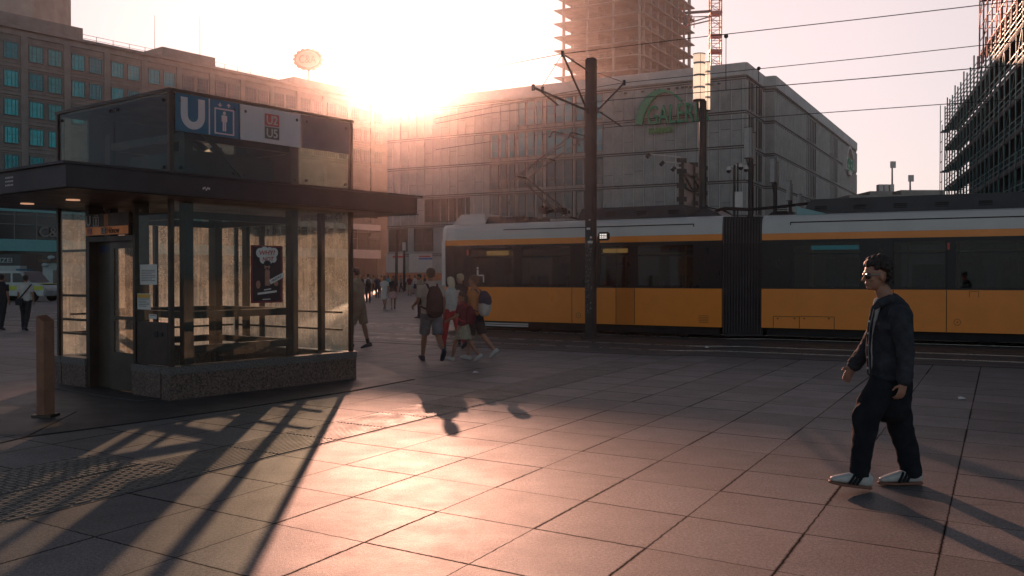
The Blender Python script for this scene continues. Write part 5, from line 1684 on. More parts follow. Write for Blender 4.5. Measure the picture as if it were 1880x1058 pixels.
def person(label, loc, heading, H=1.72, legs=((22, 8), (-18, 25)), arms=((18, 8, 25), (-18, 8, 15)), lean=3, top=None, bottom=None, kind="trousers",
           skin=None, hair=None, hair_kind="short", sleeve="short", shoe=None, voxel=.014, group=None, w=1.0, head_yaw=0, cat="person", sock=None, foot_up=(0, 0)):
    s = H / 1.75
    root = thing("person", label, cat, loc, heading, group)
    skin = skin or M_skin; shoe = shoe or M_shoed
    hips, knees, ankles, feet = [], [], [], []
    for k, (a, b) in enumerate(legs):
        y = .09 * (1 if k == 0 else -1) * s
        a_, b_ = R(a), R(b)
        h = Vector((0, y, 0)); kn = h + Vector((math.sin(a_), 0, -math.cos(a_))) * .43 * s
        an = kn + Vector((math.sin(a_ - b_), 0, -math.cos(a_ - b_))) * .42 * s
        pit = (a_ - b_) * .9 + R(foot_up[k])
        hips.append(h); knees.append(kn); ankles.append(an); feet.append(pit)
    low = min(min(an.z - .085 * s * math.cos(p) - max(0, -math.sin(p)) * .16 * s - max(0, math.sin(p)) * .05 * s for an, p in zip(ankles, feet)), 9)
    hz = -low
    up = Vector((0, 0, hz))
    hips = [h + up for h in hips]; knees = [h + up for h in knees]; ankles = [h + up for h in ankles]
    ln = R(lean)
    def T(x, y, z): return Vector((x * s + math.sin(ln) * z * s, y * s * w, hz + z * s * math.cos(ln)))
    sh = [T(0, .17, .49), T(0, -.17, .49)]
    elb, wr_ = [], []
    for k, (a, ab, e) in enumerate(arms):
        q = 1 if k == 0 else -1
        a_, ab_, e_ = R(a), R(ab), R(e)
        d = Vector((math.sin(a_) * math.cos(ab_), q * math.sin(ab_), -math.cos(a_) * math.cos(ab_)))
        el__ = sh[k] + d * .285 * s
        d2 = Vector((math.sin(a_ + e_), q * math.sin(ab_) * .4, -math.cos(a_ + e_))).normalized()
        elb.append(el__); wr_.append(el__ + d2 * .245 * s)
    mb = MB()
    sd = (0, 1, 0)
    mb.loft([T(0, 0, -.05), T(0, 0, .05), T(0, 0, .17), T(.0, 0, .32), T(-.005, 0, .44), T(0, 0, .50), T(.0, 0, .54)],
            [(.15 * s * w, .105 * s), (.15 * s * w, .11 * s), (.128 * s * w, .095 * s), (.155 * s * w, .11 * s), (.148 * s * w, .09 * s), (.095 * s * w, .07 * s), (.06 * s, .06 * s)], side=sd, n=16)
    mb.loft([T(0, 0, .50), T(.012, 0, .60)], [.058 * s, .052 * s], side=sd, n=10)
    hc = T(.03, 0, .695)
    HP, HM = head(mb, hc, s, R(head_yaw))
    for k in (0, 1):
        mb.loft([sh[k].lerp(elb[k], .14), (sh[k] + elb[k]) / 2, elb[k]], [.042 * s, .044 * s, .037 * s], side=sd, n=10)
        mb.loft([elb[k], elb[k].lerp(wr_[k], .35), wr_[k]], [.037 * s, .037 * s, .025 * s], side=sd, n=10)
        mb.loft([hips[k], hips[k].lerp(knees[k], .5), knees[k]], [.085 * s, .075 * s, .054 * s], side=sd, n=12)
        mb.loft([knees[k], knees[k].lerp(ankles[k], .35), ankles[k]], [.052 * s, .055 * s, .035 * s], side=sd, n=12)
        fp = feet[k]; fx = Vector((math.cos(fp), 0, math.sin(fp))); fz = Vector((-math.sin(fp), 0, math.cos(fp)))
        mb.loft([ankles[k] - fz * .04 * s - fx * .03 * s, ankles[k] - fz * .05 * s + fx * .08 * s, ankles[k] - fz * .06 * s + fx * .15 * s], [(.032 * s, .03 * s), (.038 * s, .026 * s), (.036 * s, .018 * s)], side=sd, n=10)
        hand(mb, wr_[k], wr_[k] - elb[k], (0, -1 if k == 0 else 1, 0), s, .6, 1 if k == 0 else -1)
    ppart("body", mb, skin, root, min(voxel, .012) if voxel < .018 else voxel, smooth=2)
    # shirt
    if top is not None:
        mb = MB()
        mb.loft([T(0, 0, -.02), T(0, 0, .06), T(0, 0, .17), T(.0, 0, .32), T(-.005, 0, .44), T(0, 0, .505)],
                [(.172 * s * w, .13 * s), (.170 * s * w, .13 * s), (.155 * s * w, .12 * s), (.175 * s * w, .13 * s), (.185 * s * w, .118 * s), (.125 * s * w, .09 * s)], side=sd, n=18)
        for k in (0, 1):
            e_ = elb[k] if sleeve == "long" else sh[k].lerp(elb[k], .75 if sleeve == "short" else .25)
            mb.loft([sh[k], (sh[k] + e_) / 2, e_], [.066 * s, .062 * s, .06 * s], side=sd, n=12, round_ends=False)
            if sleeve == "long": mb.loft([elb[k], elb[k].lerp(wr_[k], .85)], [.055 * s, .044 * s], side=sd, n=12)
        ppart("shirt", mb, top, root, voxel, wr=.006 * s)
    # legs' clothing
    mb = MB()
    if kind == "skirt":
        mb.loft([T(0, 0, .05), T(0, 0, -.08), T(.01, 0, -.22), T(.02, 0, -.36)], [(.145 * s, .12 * s), (.17 * s, .15 * s), (.20 * s, .18 * s), (.24 * s, .23 * s)], side=sd, n=20, round_ends=False)
    elif kind == "dress":
        mb.loft([T(0, 0, .12), T(0, 0, -.08), T(.01, 0, -.26), T(.01, 0, -.40)], [(.14 * s, .11 * s), (.17 * s, .14 * s), (.18 * s, .16 * s), (.20 * s, .18 * s)], side=sd, n=20, round_ends=False)
    else:
        mb.loft([T(0, 0, .06), T(0, 0, -.05)], [(.158 * s * w, .125 * s), (.165 * s * w, .135 * s)], side=sd, n=16)
        for k in (0, 1):
            if kind == "shorts":
                mb.loft([hips[k], hips[k].lerp(knees[k], .55), hips[k].lerp(knees[k], .98)], [.105 * s, .102 * s, .095 * s], side=sd, n=14, round_ends=False)
            else:
                mb.loft([hips[k], hips[k].lerp(knees[k], .5), knees[k]], [.102 * s, .09 * s, .075 * s], side=sd, n=14)
                mb.loft([knees[k], knees[k].lerp(ankles[k], .5), ankles[k] + (ankles[k] - knees[k]).normalized() * .02 * s], [.075 * s, .066 * s, .062 * s], side=sd, n=14, round_ends=False)
    if bottom is not None:
        ppart({"shorts": "shorts", "skirt": "skirt", "dress": "skirt"}.get(kind, "trousers"), mb, bottom, root, voxel, wr=.007 * s)
    # shoes
    for k in (0, 1):
        fp = feet[k]; fx = Vector((math.cos(fp), 0, math.sin(fp))); fz = Vector((-math.sin(fp), 0, math.cos(fp)))
        a = ankles[k]
        mb = MB()
        mb.loft([a - fz * .035 * s - fx * .05 * s, a - fz * .035 * s + fx * .01 * s, a - fz * .05 * s + fx * .10 * s, a - fz * .062 * s + fx * .175 * s],
                [(.036 * s, .042 * s), (.040 * s, .045 * s), (.047 * s, .032 * s), (.040 * s, .02 * s)], side=sd, n=12, sup=2.6)
        mb.loft([a - fz * .075 * s - fx * .07 * s, a - fz * .075 * s + fx * .10 * s, a - fz * .075 * s + fx * .19 * s], [(.040 * s, .012 * s), (.050 * s, .012 * s), (.038 * s, .010 * s)], side=sd, n=12, sup=3)
        ppart("shoe", mb, shoe, root, min(voxel, .012))
        if sock:
            mb = MB(); mb.loft([knees[k].lerp(ankles[k], .78), a], [.044 * s, .04 * s], side=sd, n=12); ppart("sock", mb, sock, root, min(voxel, .012))
    # hair
    if hair is not None:
        mb = MB()
        mb.ell(HP(-.022, 0, .045), (.092 * s, .082 * s, .082 * s), HM, 20, 12)
        mb.ell(HP(.02, 0, .078), (.06 * s, .062 * s, .040 * s), HM, 16, 10)
        if hair_kind == "bob":
            mb.loft([HP(-.03, 0, .03), HP(-.05, 0, -.05), HP(-.06, 0, -.12)], [(.088 * s, .08 * s), (.095 * s, .07 * s), (.08 * s, .05 * s)], side=HM @ Vector((0, 1, 0)), n=14)
        if hair_kind == "long":
            mb.loft([HP(-.03, 0, .03), HP(-.07, 0, -.05), HP(-.085, 0, -.20), HP(-.09, 0, -.32)], [(.085 * s, .07 * s), (.09 * s, .055 * s), (.085 * s, .04 * s), (.05 * s, .025 * s)], side=HM @ Vector((0, 1, 0)), n=14)
        if hair_kind == "bun":
            mb.ell(HP(-.10, 0, .06), (.045 * s, .045 * s, .045 * s), HM)
            mb.ell(HP(-.06, 0, .0), (.06 * s, .07 * s, .06 * s), HM)
        if hair_kind == "ponytail":
            mb.loft([HP(-.08, 0, .03), HP(-.13, 0, -.02), HP(-.135, 0, -.12), HP(-.12, 0, -.22)], [.04 * s, .045 * s, .042 * s, .02 * s], side=HM @ Vector((0, 1, 0)), n=12)
        if hair_kind == "short":
            mb.ell(HP(-.045, 0, .0), (.062 * s, .074 * s, .06 * s), HM)
        ppart("hair", mb, hair, root, min(voxel, .012), wr=.006 * s, ws=28, st=(1, 1, 1), smooth=2)
    root["_hz"] = hz
    del root["_hz"]
    return root, T, s

def backpack(label, root_loc, heading, T, s, m_main, m_second, m_strap, size=(.30, .44, .16), zc=.27):
    bp_ = thing("backpack", label, "backpack", root_loc, heading)
    w_, h_, d_ = size
    c = T(-.135 - d_ / 2, 0, zc)
    mb = MB()
    mb.loft([c - Vector((0, 0, h_ * .5 * s)), c - Vector((0, 0, h_ * .3 * s)), c + Vector((0, 0, h_ * .15 * s)), c + Vector((.02, 0, h_ * .42 * s))],
            [(w_ * .46 * s, d_ * .45 * s), (w_ * .5 * s, d_ * .58 * s), (w_ * .47 * s, d_ * .52 * s), (w_ * .33 * s, d_ * .36 * s)], side=(0, 1, 0), n=20, sup=3)
    ppart("pack_body", mb, m_main, bp_, .011, wr=.005, ws=5)
    mb = MB()
    if m_second is m_main:
        mb.loft([c - Vector((d_ * .42 * s, 0, h_ * .38 * s)), c + Vector((-d_ * .42 * s, 0, h_ * .05 * s))], [(w_ * .38 * s, .05 * s), (w_ * .36 * s, .045 * s)], side=(0, 1, 0), n=16, sup=3)
    else:
        mb.loft([c + Vector((-.01, 0, h_ * .02 * s)), c + Vector((0, 0, h_ * .25 * s)), c + Vector((.02, 0, h_ * .44 * s))], [(w_ * .52 * s, d_ * .62 * s), (w_ * .5 * s, d_ * .56 * s), (w_ * .35 * s, d_ * .38 * s)], side=(0, 1, 0), n=20, sup=3)
    ppart("front_pocket" if m_second is m_main else "top_flap", mb, m_second, bp_, .011, wr=.003)
    for q in (-1, 1):
        mb = MB()
        pts = [T(-.13, q * .07, .44), T(-.07, q * .085, .52), T(.0, q * .10, .53), T(.10, q * .115, .46), T(.135, q * .125, .33), T(.11, q * .155, .19), T(0, q * .185, .12), T(-.13, q * .13, .07)]
        for a, b in zip(pts[:-1], pts[1:]): mb.bar(a, b, .035 * s, .018 * s, (b - a).cross(Vector((0, 1, 0))) if abs((b - a).normalized().y) < .9 else (0, 0, 1))
        part("shoulder_strap", mb, m_strap, bp_, world=False)
    return bp_

# ---- the man in the denim jacket, striding left across the right foreground
YM = 6.95
def MP(px, py, dy=0.0): 
    return AtY(px, py, YM + dy)
mroot = thing("person", "man in dark denim jacket, sunglasses and white striped shoes striding left", "person", G(1635, 897))
S_ = (0, 1, 0)
mb = MB()
mb.loft([MP(1634, 712), MP(1635, 690), MP(1634, 655), MP(1637, 610), MP(1641, 578), MP(1636, 562), MP(1631, 552)],
        [(.12, .10), (.12, .10), (.12, .10), (.135, .10), (.125, .09), (.085, .07), (.062, .062)], side=S_, n=20)
mb.loft([MP(1632, 560), MP(1620, 532)], [.062, .056], side=S_, n=14)
hc = MP(1609, 505)
Mx = Matrix.Rotation(PI, 4, "Z")
HPm, HMm = head(mb, hc, 1.02, PI + R(6), R(4))
near, far = -.21, .21
sN, eN, wN = MP(1650, 577, near), MP(1663, 642, near - .03), MP(1660, 702, near - .02)
sF, eF, wF = MP(1626, 577, far), MP(1594, 637, far + .03), MP(1566, 673, far)
for a, b, c in ((sN, eN, wN), (sF, eF, wF)):
    mb.loft([a.lerp(b, .15), (a + b) / 2, b], [.045, .047, .042], side=S_, n=12); mb.loft([b, b.lerp(c, .35), c], [.042, .041, .029], side=S_, n=12)
hand(mb, wN, Vector((-.25, 0, -1)), (-.35, 1, 0), .95, .75, -1)
hand(mb, wF, (wF - eF) + Vector((0, 0, -.05)), (-.1, -1, -.2), .95, .7, 1)
hN, kN, aN = MP(1627, 712, -.09), MP(1590, 778, -.10), MP(1577, 866, -.10)
hF, kF, aF = MP(1642, 712, .09), MP(1651, 780, .09), MP(1675, 866, .09)
for a, b, c in ((hN, kN, aN), (hF, kF, aF)):
    mb.loft([a.lerp(b, .22), (a + b) / 2, b], [.062, .068, .056], side=S_, n=14); mb.loft([b, b.lerp(c, .35), c], [.056, .06, .038], side=S_, n=14)
# feet inside the shoes
shoes = []
for an, heel, toe in ((aN, Vector((MP(1588, 890).x, YM - .10, .03)), Vector((MP(1514, 880).x, YM - .12, .075))), (aF, Vector((MP(1700, 890).x, YM + .09, .025)), Vector((MP(1622, 890).x, YM + .08, .022)))):
    mb.loft([an, heel.lerp(toe, .3) + UP * .05, heel.lerp(toe, .8) + UP * .03], [(.036, .036), (.036, .034), (.034, .022)], side=S_, n=12)
    shoes.append((an, heel, toe))
ppart("body", mb, M_skin, mroot, .0062, world=True, smooth=2)
# white tee showing in the open front
mb = MB(); mb.loft([MP(1612, 553), MP(1606, 575), MP(1600, 610), MP(1597.5, 650), MP(1600, 680)], [(.026, .028), (.026, .026), (.024, .024), (.022, .022), (.024, .022)], side=S_, n=12)
ppart("t_shirt", mb, C_tee, mroot, .008, wr=.004, world=True)
# jacket
mb = MB()
mb.loft([MP(1636, 690), MP(1634.5, 672), MP(1634, 640), MP(1637, 606), MP(1641, 578), MP(1640, 563), MP(1636, 556)],
        [(.165, .150), (.162, .148), (.158, .146), (.175, .142), (.182, .122), (.14, .100), (.085, .075)], side=S_, n=28)
for a, b, c in ((sN, eN, wN), (sF, eF, wF)):
    mb.loft([a + UP * .0, a.lerp(b, .5), b, b.lerp(c, .5), b.lerp(c, .93)], [.072, .067, .060, .054, .049], side=S_, n=18)
jk = ppart("denim_jacket", mb, C_denim, mroot, .0075, wr=.0075, world=True, ws=9, st=(1, 1, .9))
mb = MB()   # collar, standing open, and the two front edges
for q in (-1, 1):
    mb.loft([MP(1648, 553, q * .05), MP(1634, 548, q * .085), MP(1616, 556, q * .075), MP(1604, 566, q * .05)], [(.016, .03), (.016, .034), (.014, .034), (.01, .02)], side=(0, 1, 0), n=10)
    mb.loft([MP(1603, 566, q * .06), MP(1597, 600, q * .068), MP(1594, 640, q * .066), MP(1596, 686, q * .068)], [(.018, .016), (.018, .018), (.017, .018), (.018, .016)], side=(0, 1, 0), n=10)
ppart("collar", mb, C_denim, jk, .007, wr=.003, world=True, ws=14)
mb = MB()
for py in (590, 612, 634, 656, 676):
    c = MP(1593.5 if py > 600 else 1596, py, -.075); mb.tube(c, c + Vector((-.004, -.008, 0)), .008, .008, 10)
part("button", mb, M_steel, jk)
mb = MB()
for a_, b_ in ((567, 600), (600, 640), (640, 686)):
    mb.bar(MP(1604 if a_ < 570 else (1596.5 if a_ == 600 else 1593.5), a_, -.088), MP(1596.5 if b_ == 600 else (1593.5 if b_ == 640 else 1596), b_, -.088), .006, .005)
part("placket_seam", mb, cloth("denim_worn", (.20, .19, .18)), jk)
mb = MB()  # chest pocket flap, waistband seam, cuffs
mb.ob(MP(1612, 592, -.205) , (.10, -.012, 0), (0, -.006, 0), (0, 0, -.05))
for q, (b, c) in enumerate(((eN, wN), (eF, wF))): mb.tube(b.lerp(c, .82), b.lerp(c, .955), .0585, .056, 20)
mb.loft([MP(1636, 692), MP(1636, 683)], [(.169, .154), (.169, .154)], side=S_, n=36, round_ends=False)
part("seam_trim", mb, C_denim, jk, smooth=True)
# trousers, baggy
mb = MB()
mb.loft([MP(1636, 678), MP(1636, 715), MP(1632, 745)], [(.155, .135), (.16, .145), (.155, .14)], side=S_, n=22)
mb.loft([hN + UP * .03, MP(1600, 745, -.1), kN + Vector((.0, 0, 0)), MP(1583, 820, -.1), MP(1578, 868, -.1), MP(1579, 876, -.1)], [(.105, .115), (.10, .105), (.086, .088), (.072, .071), (.065, .066), (.064, .065)], side=S_, n=20, round_ends=False)
mb.loft([hF, MP(1648, 745, .1), kF, MP(1664, 820, .1), MP(1672, 866, .1), MP(1673, 874, .1)], [(.095, .11), (.095, .104), (.085, .092), (.075, .08), (.071, .074), (.071, .074)], side=S_, n=20, round_ends=False)
mb.ell(MP(1578, 768, -.12), (.05, .05, .10))
ppart("trousers", mb, C_trouser, mroot, .008, wr=.010, world=True, ws=6, st=(1, 1, .9))
# shoes: white uppers, gum soles, three dark stripes
for an, heel, toe in shoes:
    f = (toe - heel); L_ = f.length; f.normalize(); u_ = Vector((-f.z, 0, f.x)); u_ = u_ if u_.z > 0 else -u_
    def SPt(a, h, q=0): return heel + f * (a * L_) + u_ * h + Vector((0, q, 0))
    mb = MB()
    mb.loft([SPt(.05, .045), SPt(.22, .052), SPt(.48, .046), SPt(.75, .033), SPt(.95, .022)], [(.034, .048), (.038, .054), (.042, .044), (.044, .030), (.032, .018)], side=S_, n=16, sup=2.5)
    mb.loft([SPt(.10, .07), SPt(.18, .095)], [(.034, .034), (.036, .034)], side=S_, n=14)
    sh_ = ppart("shoe", mb, M_shoe, mroot, .006, world=True, smooth=2)
    mb = MB()
    mb.loft([SPt(0.0, -.006), SPt(.3, -.008), SPt(.7, -.008), SPt(1.0, -.002)], [(.036, .014), (.042, .013), (.048, .013), (.032, .012)], side=S_, n=16, sup=3)
    ppart("sole", mb, M_gum, sh_, .006, world=True, smooth=1)
    for k in range(3):
        mb = MB(); a = .34 + k * .095
        mb.loft([SPt(a - .07, .080, -.034), SPt(a - .03, .058, -.044), SPt(a + .02, .030, -.0475), SPt(a + .05, .012, -.0475)], [(.005, .011)] * 4, side=(0, 1, 0), n=8)
        part("stripe", mb, C_trouser, sh_, smooth=True)
    mb = MB()
    for k in range(4): mb.bar(SPt(.42 + k * .085, .077 - k * .010, -.022), SPt(.42 + k * .085, .077 - k * .010, .022), .008, .006)
    part("lace", mb, C_tee, sh_)
# hair: a curly mop
mb = MB(); r9 = random.Random(2)
for (x, z, rx, ry, rz) in ((-.030, .055, .085, .083, .078), (.03, .090, .055, .06, .036), (-.065, .0, .050, .070, .065)):
    mb.ell(HPm(x, 0, z), (rx, ry, rz), HMm, 18, 12)
for k in range(150):
    th = r9.random() * 2 * PI; ph = r9.random()
    d = Vector((math.cos(th) * math.sqrt(1 - ph * ph), math.sin(th) * math.sqrt(1 - ph * ph), ph))
    p = (-.02 + d.x * .095, d.y * .086, .045 + d.z * .092)
    if p[0] > .035 and p[2] < .075: continue
    r_ = .012 + r9.random() * .014
    mb.ell(HPm(*p), (r_, r_, r_ * .9), None, 8, 6)
for k in range(50):
    th = PI * .55 + r9.random() * PI * .9; p = (-.035 + math.cos(th) * .08, math.sin(th) * .08 * (1 if r9.random() > .5 else -1), -.06 + r9.random() * .1)
    mb.ell(HPm(*p), (.013, .013, .013), None, 8, 6)
ppart("hair", mb, C_hair, mroot, .0045, world=True, smooth=1)
# sunglasses
mb = MB()
for q in (-1, 1):
    mb.loft([HPm(.088, q * .012, -.002), HPm(.087, q * .035, -.003), HPm(.078, q * .056, -.002)], [(.018, .004), (.021, .004), (.015, .004)], side=(0, 0, 1), n=12)
    mb.bar(HPm(.078, q * .062, .006), HPm(-.005, q * .079, .004), .004, .010)
mb.bar(HPm(.090, -.012, .006), HPm(.090, .012, .006), .004, .006)
part("sunglasses", mb, M_lens, mroot, smooth=True)

# ---- the family group in front of the tram
def gl(px, py): return G(px, py)
def hd(deg): return R(deg)
C_beige = cloth("shirt_beige", (.42, .36, .31)); C_grey = cloth("shorts_grey", (.14, .15, .17)); C_pack = cloth("pack_black", (.025, .025, .03))
C_red = cloth("trousers_red", (.42, .04, .05)); C_white = cloth("blouse_white", (.50, .47, .44)); C_orange = cloth("top_orange", (.50, .20, .08))
C_mar = cloth("pack_maroon", (.13, .02, .035)); C_skirt = mat("skirt_pattern", (.30, .26, .19), .9, 0, .6, 45); C_dk = cloth("dark_cloth", (.03, .03, .035))
C_khaki = cloth("shirt_khaki", (.27, .22, .16)); C_khs = cloth("shorts_khaki", (.25, .19, .14)); C_navy = cloth("navy_cloth", (.03, .04, .07)); C_pink = cloth("skirt_pink", (.45, .28, .27))
l0 = gl(792, 664)
p, T, s = person("man with short dark hair, beige shirt and grey shorts, seen from behind", l0, hd(112), 1.78, ((20, 6), (-14, 38)), ((8, 10, 60), (-6, 10, 25)), 2, C_beige, C_grey, "shorts", M_skin2, C_hair, "short", shoe=C_navy, voxel=.011, w=1.12, group="family walking beside the tram")
backpack("large black backpack on the back of the beige shirted man", l0, hd(112), T, s, C_pack, C_pack, C_pack, (.31, .50, .17), .22)
l1 = gl(829, 641)
person("woman with pale bobbed hair, white blouse and red trousers", l1, hd(128), 1.60, ((18, 8), (-20, 22)), ((15, 8, 20), (-12, 8, 15)), 2, C_white, C_red, "trousers", M_skin, C_hairw, "bob", voxel=.012, group="family walking beside the tram")
l2_ = gl(847, 634)
person("blond person in a black top half hidden behind the pale haired woman", l2_, hd(135), 1.67, ((-15, 18), (18, 8)), ((-12, 8, 15), (14, 8, 20)), 2, C_dk, C_navy, "trousers", M_skin, C_hairb, "short", voxel=.013, group="family walking beside the tram")
l3 = gl(851, 663)
p, T, s = person("girl with long dark ponytail, red top and patterned skirt", l3, hd(158), 1.33, ((22, 8), (-16, 22)), ((12, 8, 55), (-10, 8, 30)), 2, C_mar, C_skirt, "skirt", M_skin2, C_hair, "ponytail", shoe=M_shoe, voxel=.011, head_yaw=12, group="family walking beside the tram")
backpack("maroon backpack worn by the girl in the patterned skirt", l3, hd(158), T, s, C_mar, C_mar, C_red, (.27, .38, .15), .26)
l4 = gl(873, 660)
p, T, s = person("woman in orange top and dark shorts with hair in a bun", l4, hd(152), 1.62, ((10, 4), (-15, 28)), ((14, 8, 35), (-14, 8, 25)), 2, C_orange, C_dk, "shorts", M_skin, C_hairbr, "bun", shoe=M_shoe, voxel=.011, sleeve="short", head_yaw=14, group="family walking beside the tram")
backpack("white backpack with dark navy flap on the woman in orange", l4, hd(152), T, s, cloth("pack_white", (.45, .42, .38)), C_navy, C_navy, (.29, .42, .19), .25)
person("person in dark clothes standing behind the family, partly hidden", gl(771, 585), hd(200), 1.66, ((6, 4), (-6, 8)), ((4, 6, 20), (-4, 6, 12)), 1, C_khaki, C_dk, "trousers", M_skin2, C_hair, "short", voxel=.018)
person("man in loose khaki shirt and shorts walking left past the kiosk edge", gl(659, 640), hd(165), 1.78, ((16, 12), (-10, 4)), ((-14, 8, 20), (14, 8, 25)), 5, C_khaki, C_khs, "shorts", M_skin2, C_hair, "short", voxel=.012, w=1.15, sleeve="short", sock=C_dk)
# left edge
lq = gl(47, 607)
person("person in white t-shirt with a dark strap across the back, dark trousers", lq, hd(95), 1.62, ((8, 6), (-8, 14)), ((4, 8, 25), (-4, 8, 15)), 1, C_white, C_dk, "trousers", M_skin2, C_hair, "short", voxel=.014, w=1.1)
mb = MB(); a, b = AtY(58, 522, lq.y - .14), AtY(36, 548, lq.y - .14)
mb.bar(a, b, .02, .05, (0, 1, 0)); mb.ob(b - Vector((.1, .05, .2)), (.2, 0, 0), (0, .06, 0), (0, 0, .2))
single("shoulder_bag", mb, C_dk, "dark crossbody bag on the white shirted person at the left", "bag", (b.x, b.y, b.z))
person("person in black standing at the left picture edge", gl(3, 606), hd(80), 1.64, ((5, 4), (-5, 8)), ((4, 8, 20), (-4, 8, 15)), 1, C_dk, C_dk, "trousers", M_skin2, C_hair, "short", voxel=.015, w=1.1)
# far pedestrians in the gap towards the store
CG = "far pedestrians in the gap between kiosk and tram"
person("far woman in a pale dress with a bag at her hip", gl(706, 568), hd(262), 1.62, ((14, 6), (-14, 18)), ((10, 8, 25), (-10, 8, 15)), 1, C_white, C_white, "dress", M_skin2, C_hairbr, "long", voxel=.022, group=CG)
person("far woman in a black top and pale pink skirt carrying a bag", gl(722, 568), hd(280), 1.62, ((-14, 18), (14, 6)), ((10, 8, 25), (-10, 8, 15)), 1, C_dk, C_pink, "skirt", M_skin2, C_hairbr, "long", voxel=.022, group=CG)
lw = gl(676, 556)
p, T, s = person("far man in white t-shirt and dark trousers, walking away", lw, hd(100), 1.74, ((14, 6), (-14, 18)), ((10, 8, 25), (-10, 8, 15)), 1, C_white, C_dk, "trousers", M_skin2, C_hair, "short", voxel=.022, group=CG)
backpack("small black backpack on the far man in white", lw, hd(100), T, s, C_pack, C_pack, C_pack)
for px, py, top_, bot_, kd, lab, hr in ((693, 548, C_navy, C_dk, "trousers", "far person in navy clothes left of the woman in the pale dress", "short"), (752, 543, C_mar, C_skirt, "shorts", "far person in a maroon top near the thin pole", "short"),
                                       (736, 537, C_grey, C_dk, "trousers", "far person in grey beside the thin pole", "short"), (686, 541, C_khaki, C_dk, "trousers", "very far person in khaki near the office building door", "short"),
                                       (762, 540, C_white, C_navy, "shorts", "far person in white top and navy shorts left of the family", "long"), (713, 534, cloth("top_sky", (.12, .35, .42)), C_dk, "trousers", "very far person in a light blue top", "long"),
                                       (700, 536, C_orange, C_dk, "trousers", "very far person in an orange top", "short"), (744, 532, C_white, C_dk, "trousers", "very far person in white and black right of the poles", "short"),
                                       (665, 545, C_dk, C_navy, "trousers", "far person in black just right of the kiosk corner", "short"), (780, 538, C_dk, C_grey, "trousers", "far person in black above the backpack man's shoulder", "short")):
    person(lab, gl(px, py), hd(rnd.choice([80, 100, 250, 280, 200])), 1.68, ((14, 6), (-14, 18)), ((8, 8, 20), (-8, 8, 12)), 1, top_, bot_, kd, M_skin2, C_hair if rnd.random() < .7 else C_hairbr, hr, voxel=.03, group=CG)
# ------------------------------------------------------------------ street lamps
M_post_d = mat("lamp_post_dark", (.03, .028, .028), .5, .3, var=.2)
M_diff = bpy.data.materials.new("lamp_tube_sun_glow"); M_diff.use_nodes = True
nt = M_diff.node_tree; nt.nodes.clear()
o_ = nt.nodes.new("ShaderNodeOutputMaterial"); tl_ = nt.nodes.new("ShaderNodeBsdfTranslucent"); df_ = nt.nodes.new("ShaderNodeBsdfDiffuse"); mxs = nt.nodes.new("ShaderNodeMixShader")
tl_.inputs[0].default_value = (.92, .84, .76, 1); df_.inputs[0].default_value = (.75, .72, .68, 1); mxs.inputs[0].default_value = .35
em_ = nt.nodes.new("ShaderNodeEmission"); em_.inputs[0].default_value = (1, .72, .52, 1); em_.inputs[1].default_value = .55  # emission stands in for sunlight shining through the tube
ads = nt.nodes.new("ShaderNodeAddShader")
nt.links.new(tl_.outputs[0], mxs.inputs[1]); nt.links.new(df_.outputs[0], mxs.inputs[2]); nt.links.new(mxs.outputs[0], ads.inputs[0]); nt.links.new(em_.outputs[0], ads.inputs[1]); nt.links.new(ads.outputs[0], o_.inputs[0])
ZL = 9.3
M_diff2 = mat("lamp_tube_unlit", (.45, .42, .40), .5, var=.1)  # shaded copy of the tubes, without the painted sun glow
def lamp(label, px, Y, md=None):
    md = md or M_diff
    g = AtY(px, 400, Y); b = Vector((g.x, Y, 0))
    lt = thing("street_lamp", label, "street lamp", b, 0, "row of tube lamps behind the tram")
    mb = MB(); mb.tube((0, 0, 0), (0, 0, ZL - 1.6), .14, .13, 14); part("post", mb, M_post_d, lt, world=False, smooth=True)
    mb = MB(); mb.tube((.02, -.12, ZL - 2.15), (.02, -.12, ZL - 1.6), .04, .04, 8); mb.tube((-.1, 0, ZL - 2.3), (-.2, 0, ZL - 1.62), .035, .035, 8); part("bracket", mb, M_post_d, lt, world=False)
    for dx, dy, z0, z1, r in ((-.14, -.02, ZL - 1.56, ZL, .205), (.17, .1, ZL - 1.9, ZL - .25, .10)):
        mb = MB(); mb.tube((dx, dy, z0), (dx, dy, z1), r, r, 20, caps=False); tb = part("lamp_tube", mb, md, lt, world=False, smooth=True)
        mb = MB()
        mb.tube((dx, dy, z1), (dx, dy, z1 + .03), r + .012, r + .012, 20); mb.tube((dx, dy, z0 - .03), (dx, dy, z0), r + .012, r + .012, 20)
        part("lamp_cap", mb, M_post_d, tb, world=False)
        mb = MB()
        for k in range(3): mb.tube((dx, dy, z0 + (z1 - z0) * (k + .9) / 3.7), (dx, dy, z0 + (z1 - z0) * (k + .9) / 3.7 + .07), r + .003, r + .003, 20)
        part("reflector_ring", mb, M_diff2, tb, world=False)
        mb = MB(); mb.tube((dx, dy - r - .002, z0), (dx, dy - r - .002, z1), .008, .008, 5); part("seam_rod", mb, M_post_d, tb, world=False)
    return lt
proto = lamp("nearest and tallest tube street lamp, behind the tram, with a painted sunlit glow", 1290, 32.2)
proto = lamp("second nearest tube street lamp, in front of the store's notched corner", 1378, 48, M_diff2)
for px, Y, lab in ((1423, 60.5, "third tube street lamp in the row behind the tram"), (1451, 75, "fourth, small tube street lamp in the row behind the tram"), (1471, 87, "farthest, lowest tube street lamp just above the tram roof")):
    copy_tree(proto, AtY(px, 400, Y) * Vector((1, 1, 0)) if False else (AtY(px, 400, Y).x, Y, 0), R(rnd.uniform(-30, 30)), lab)

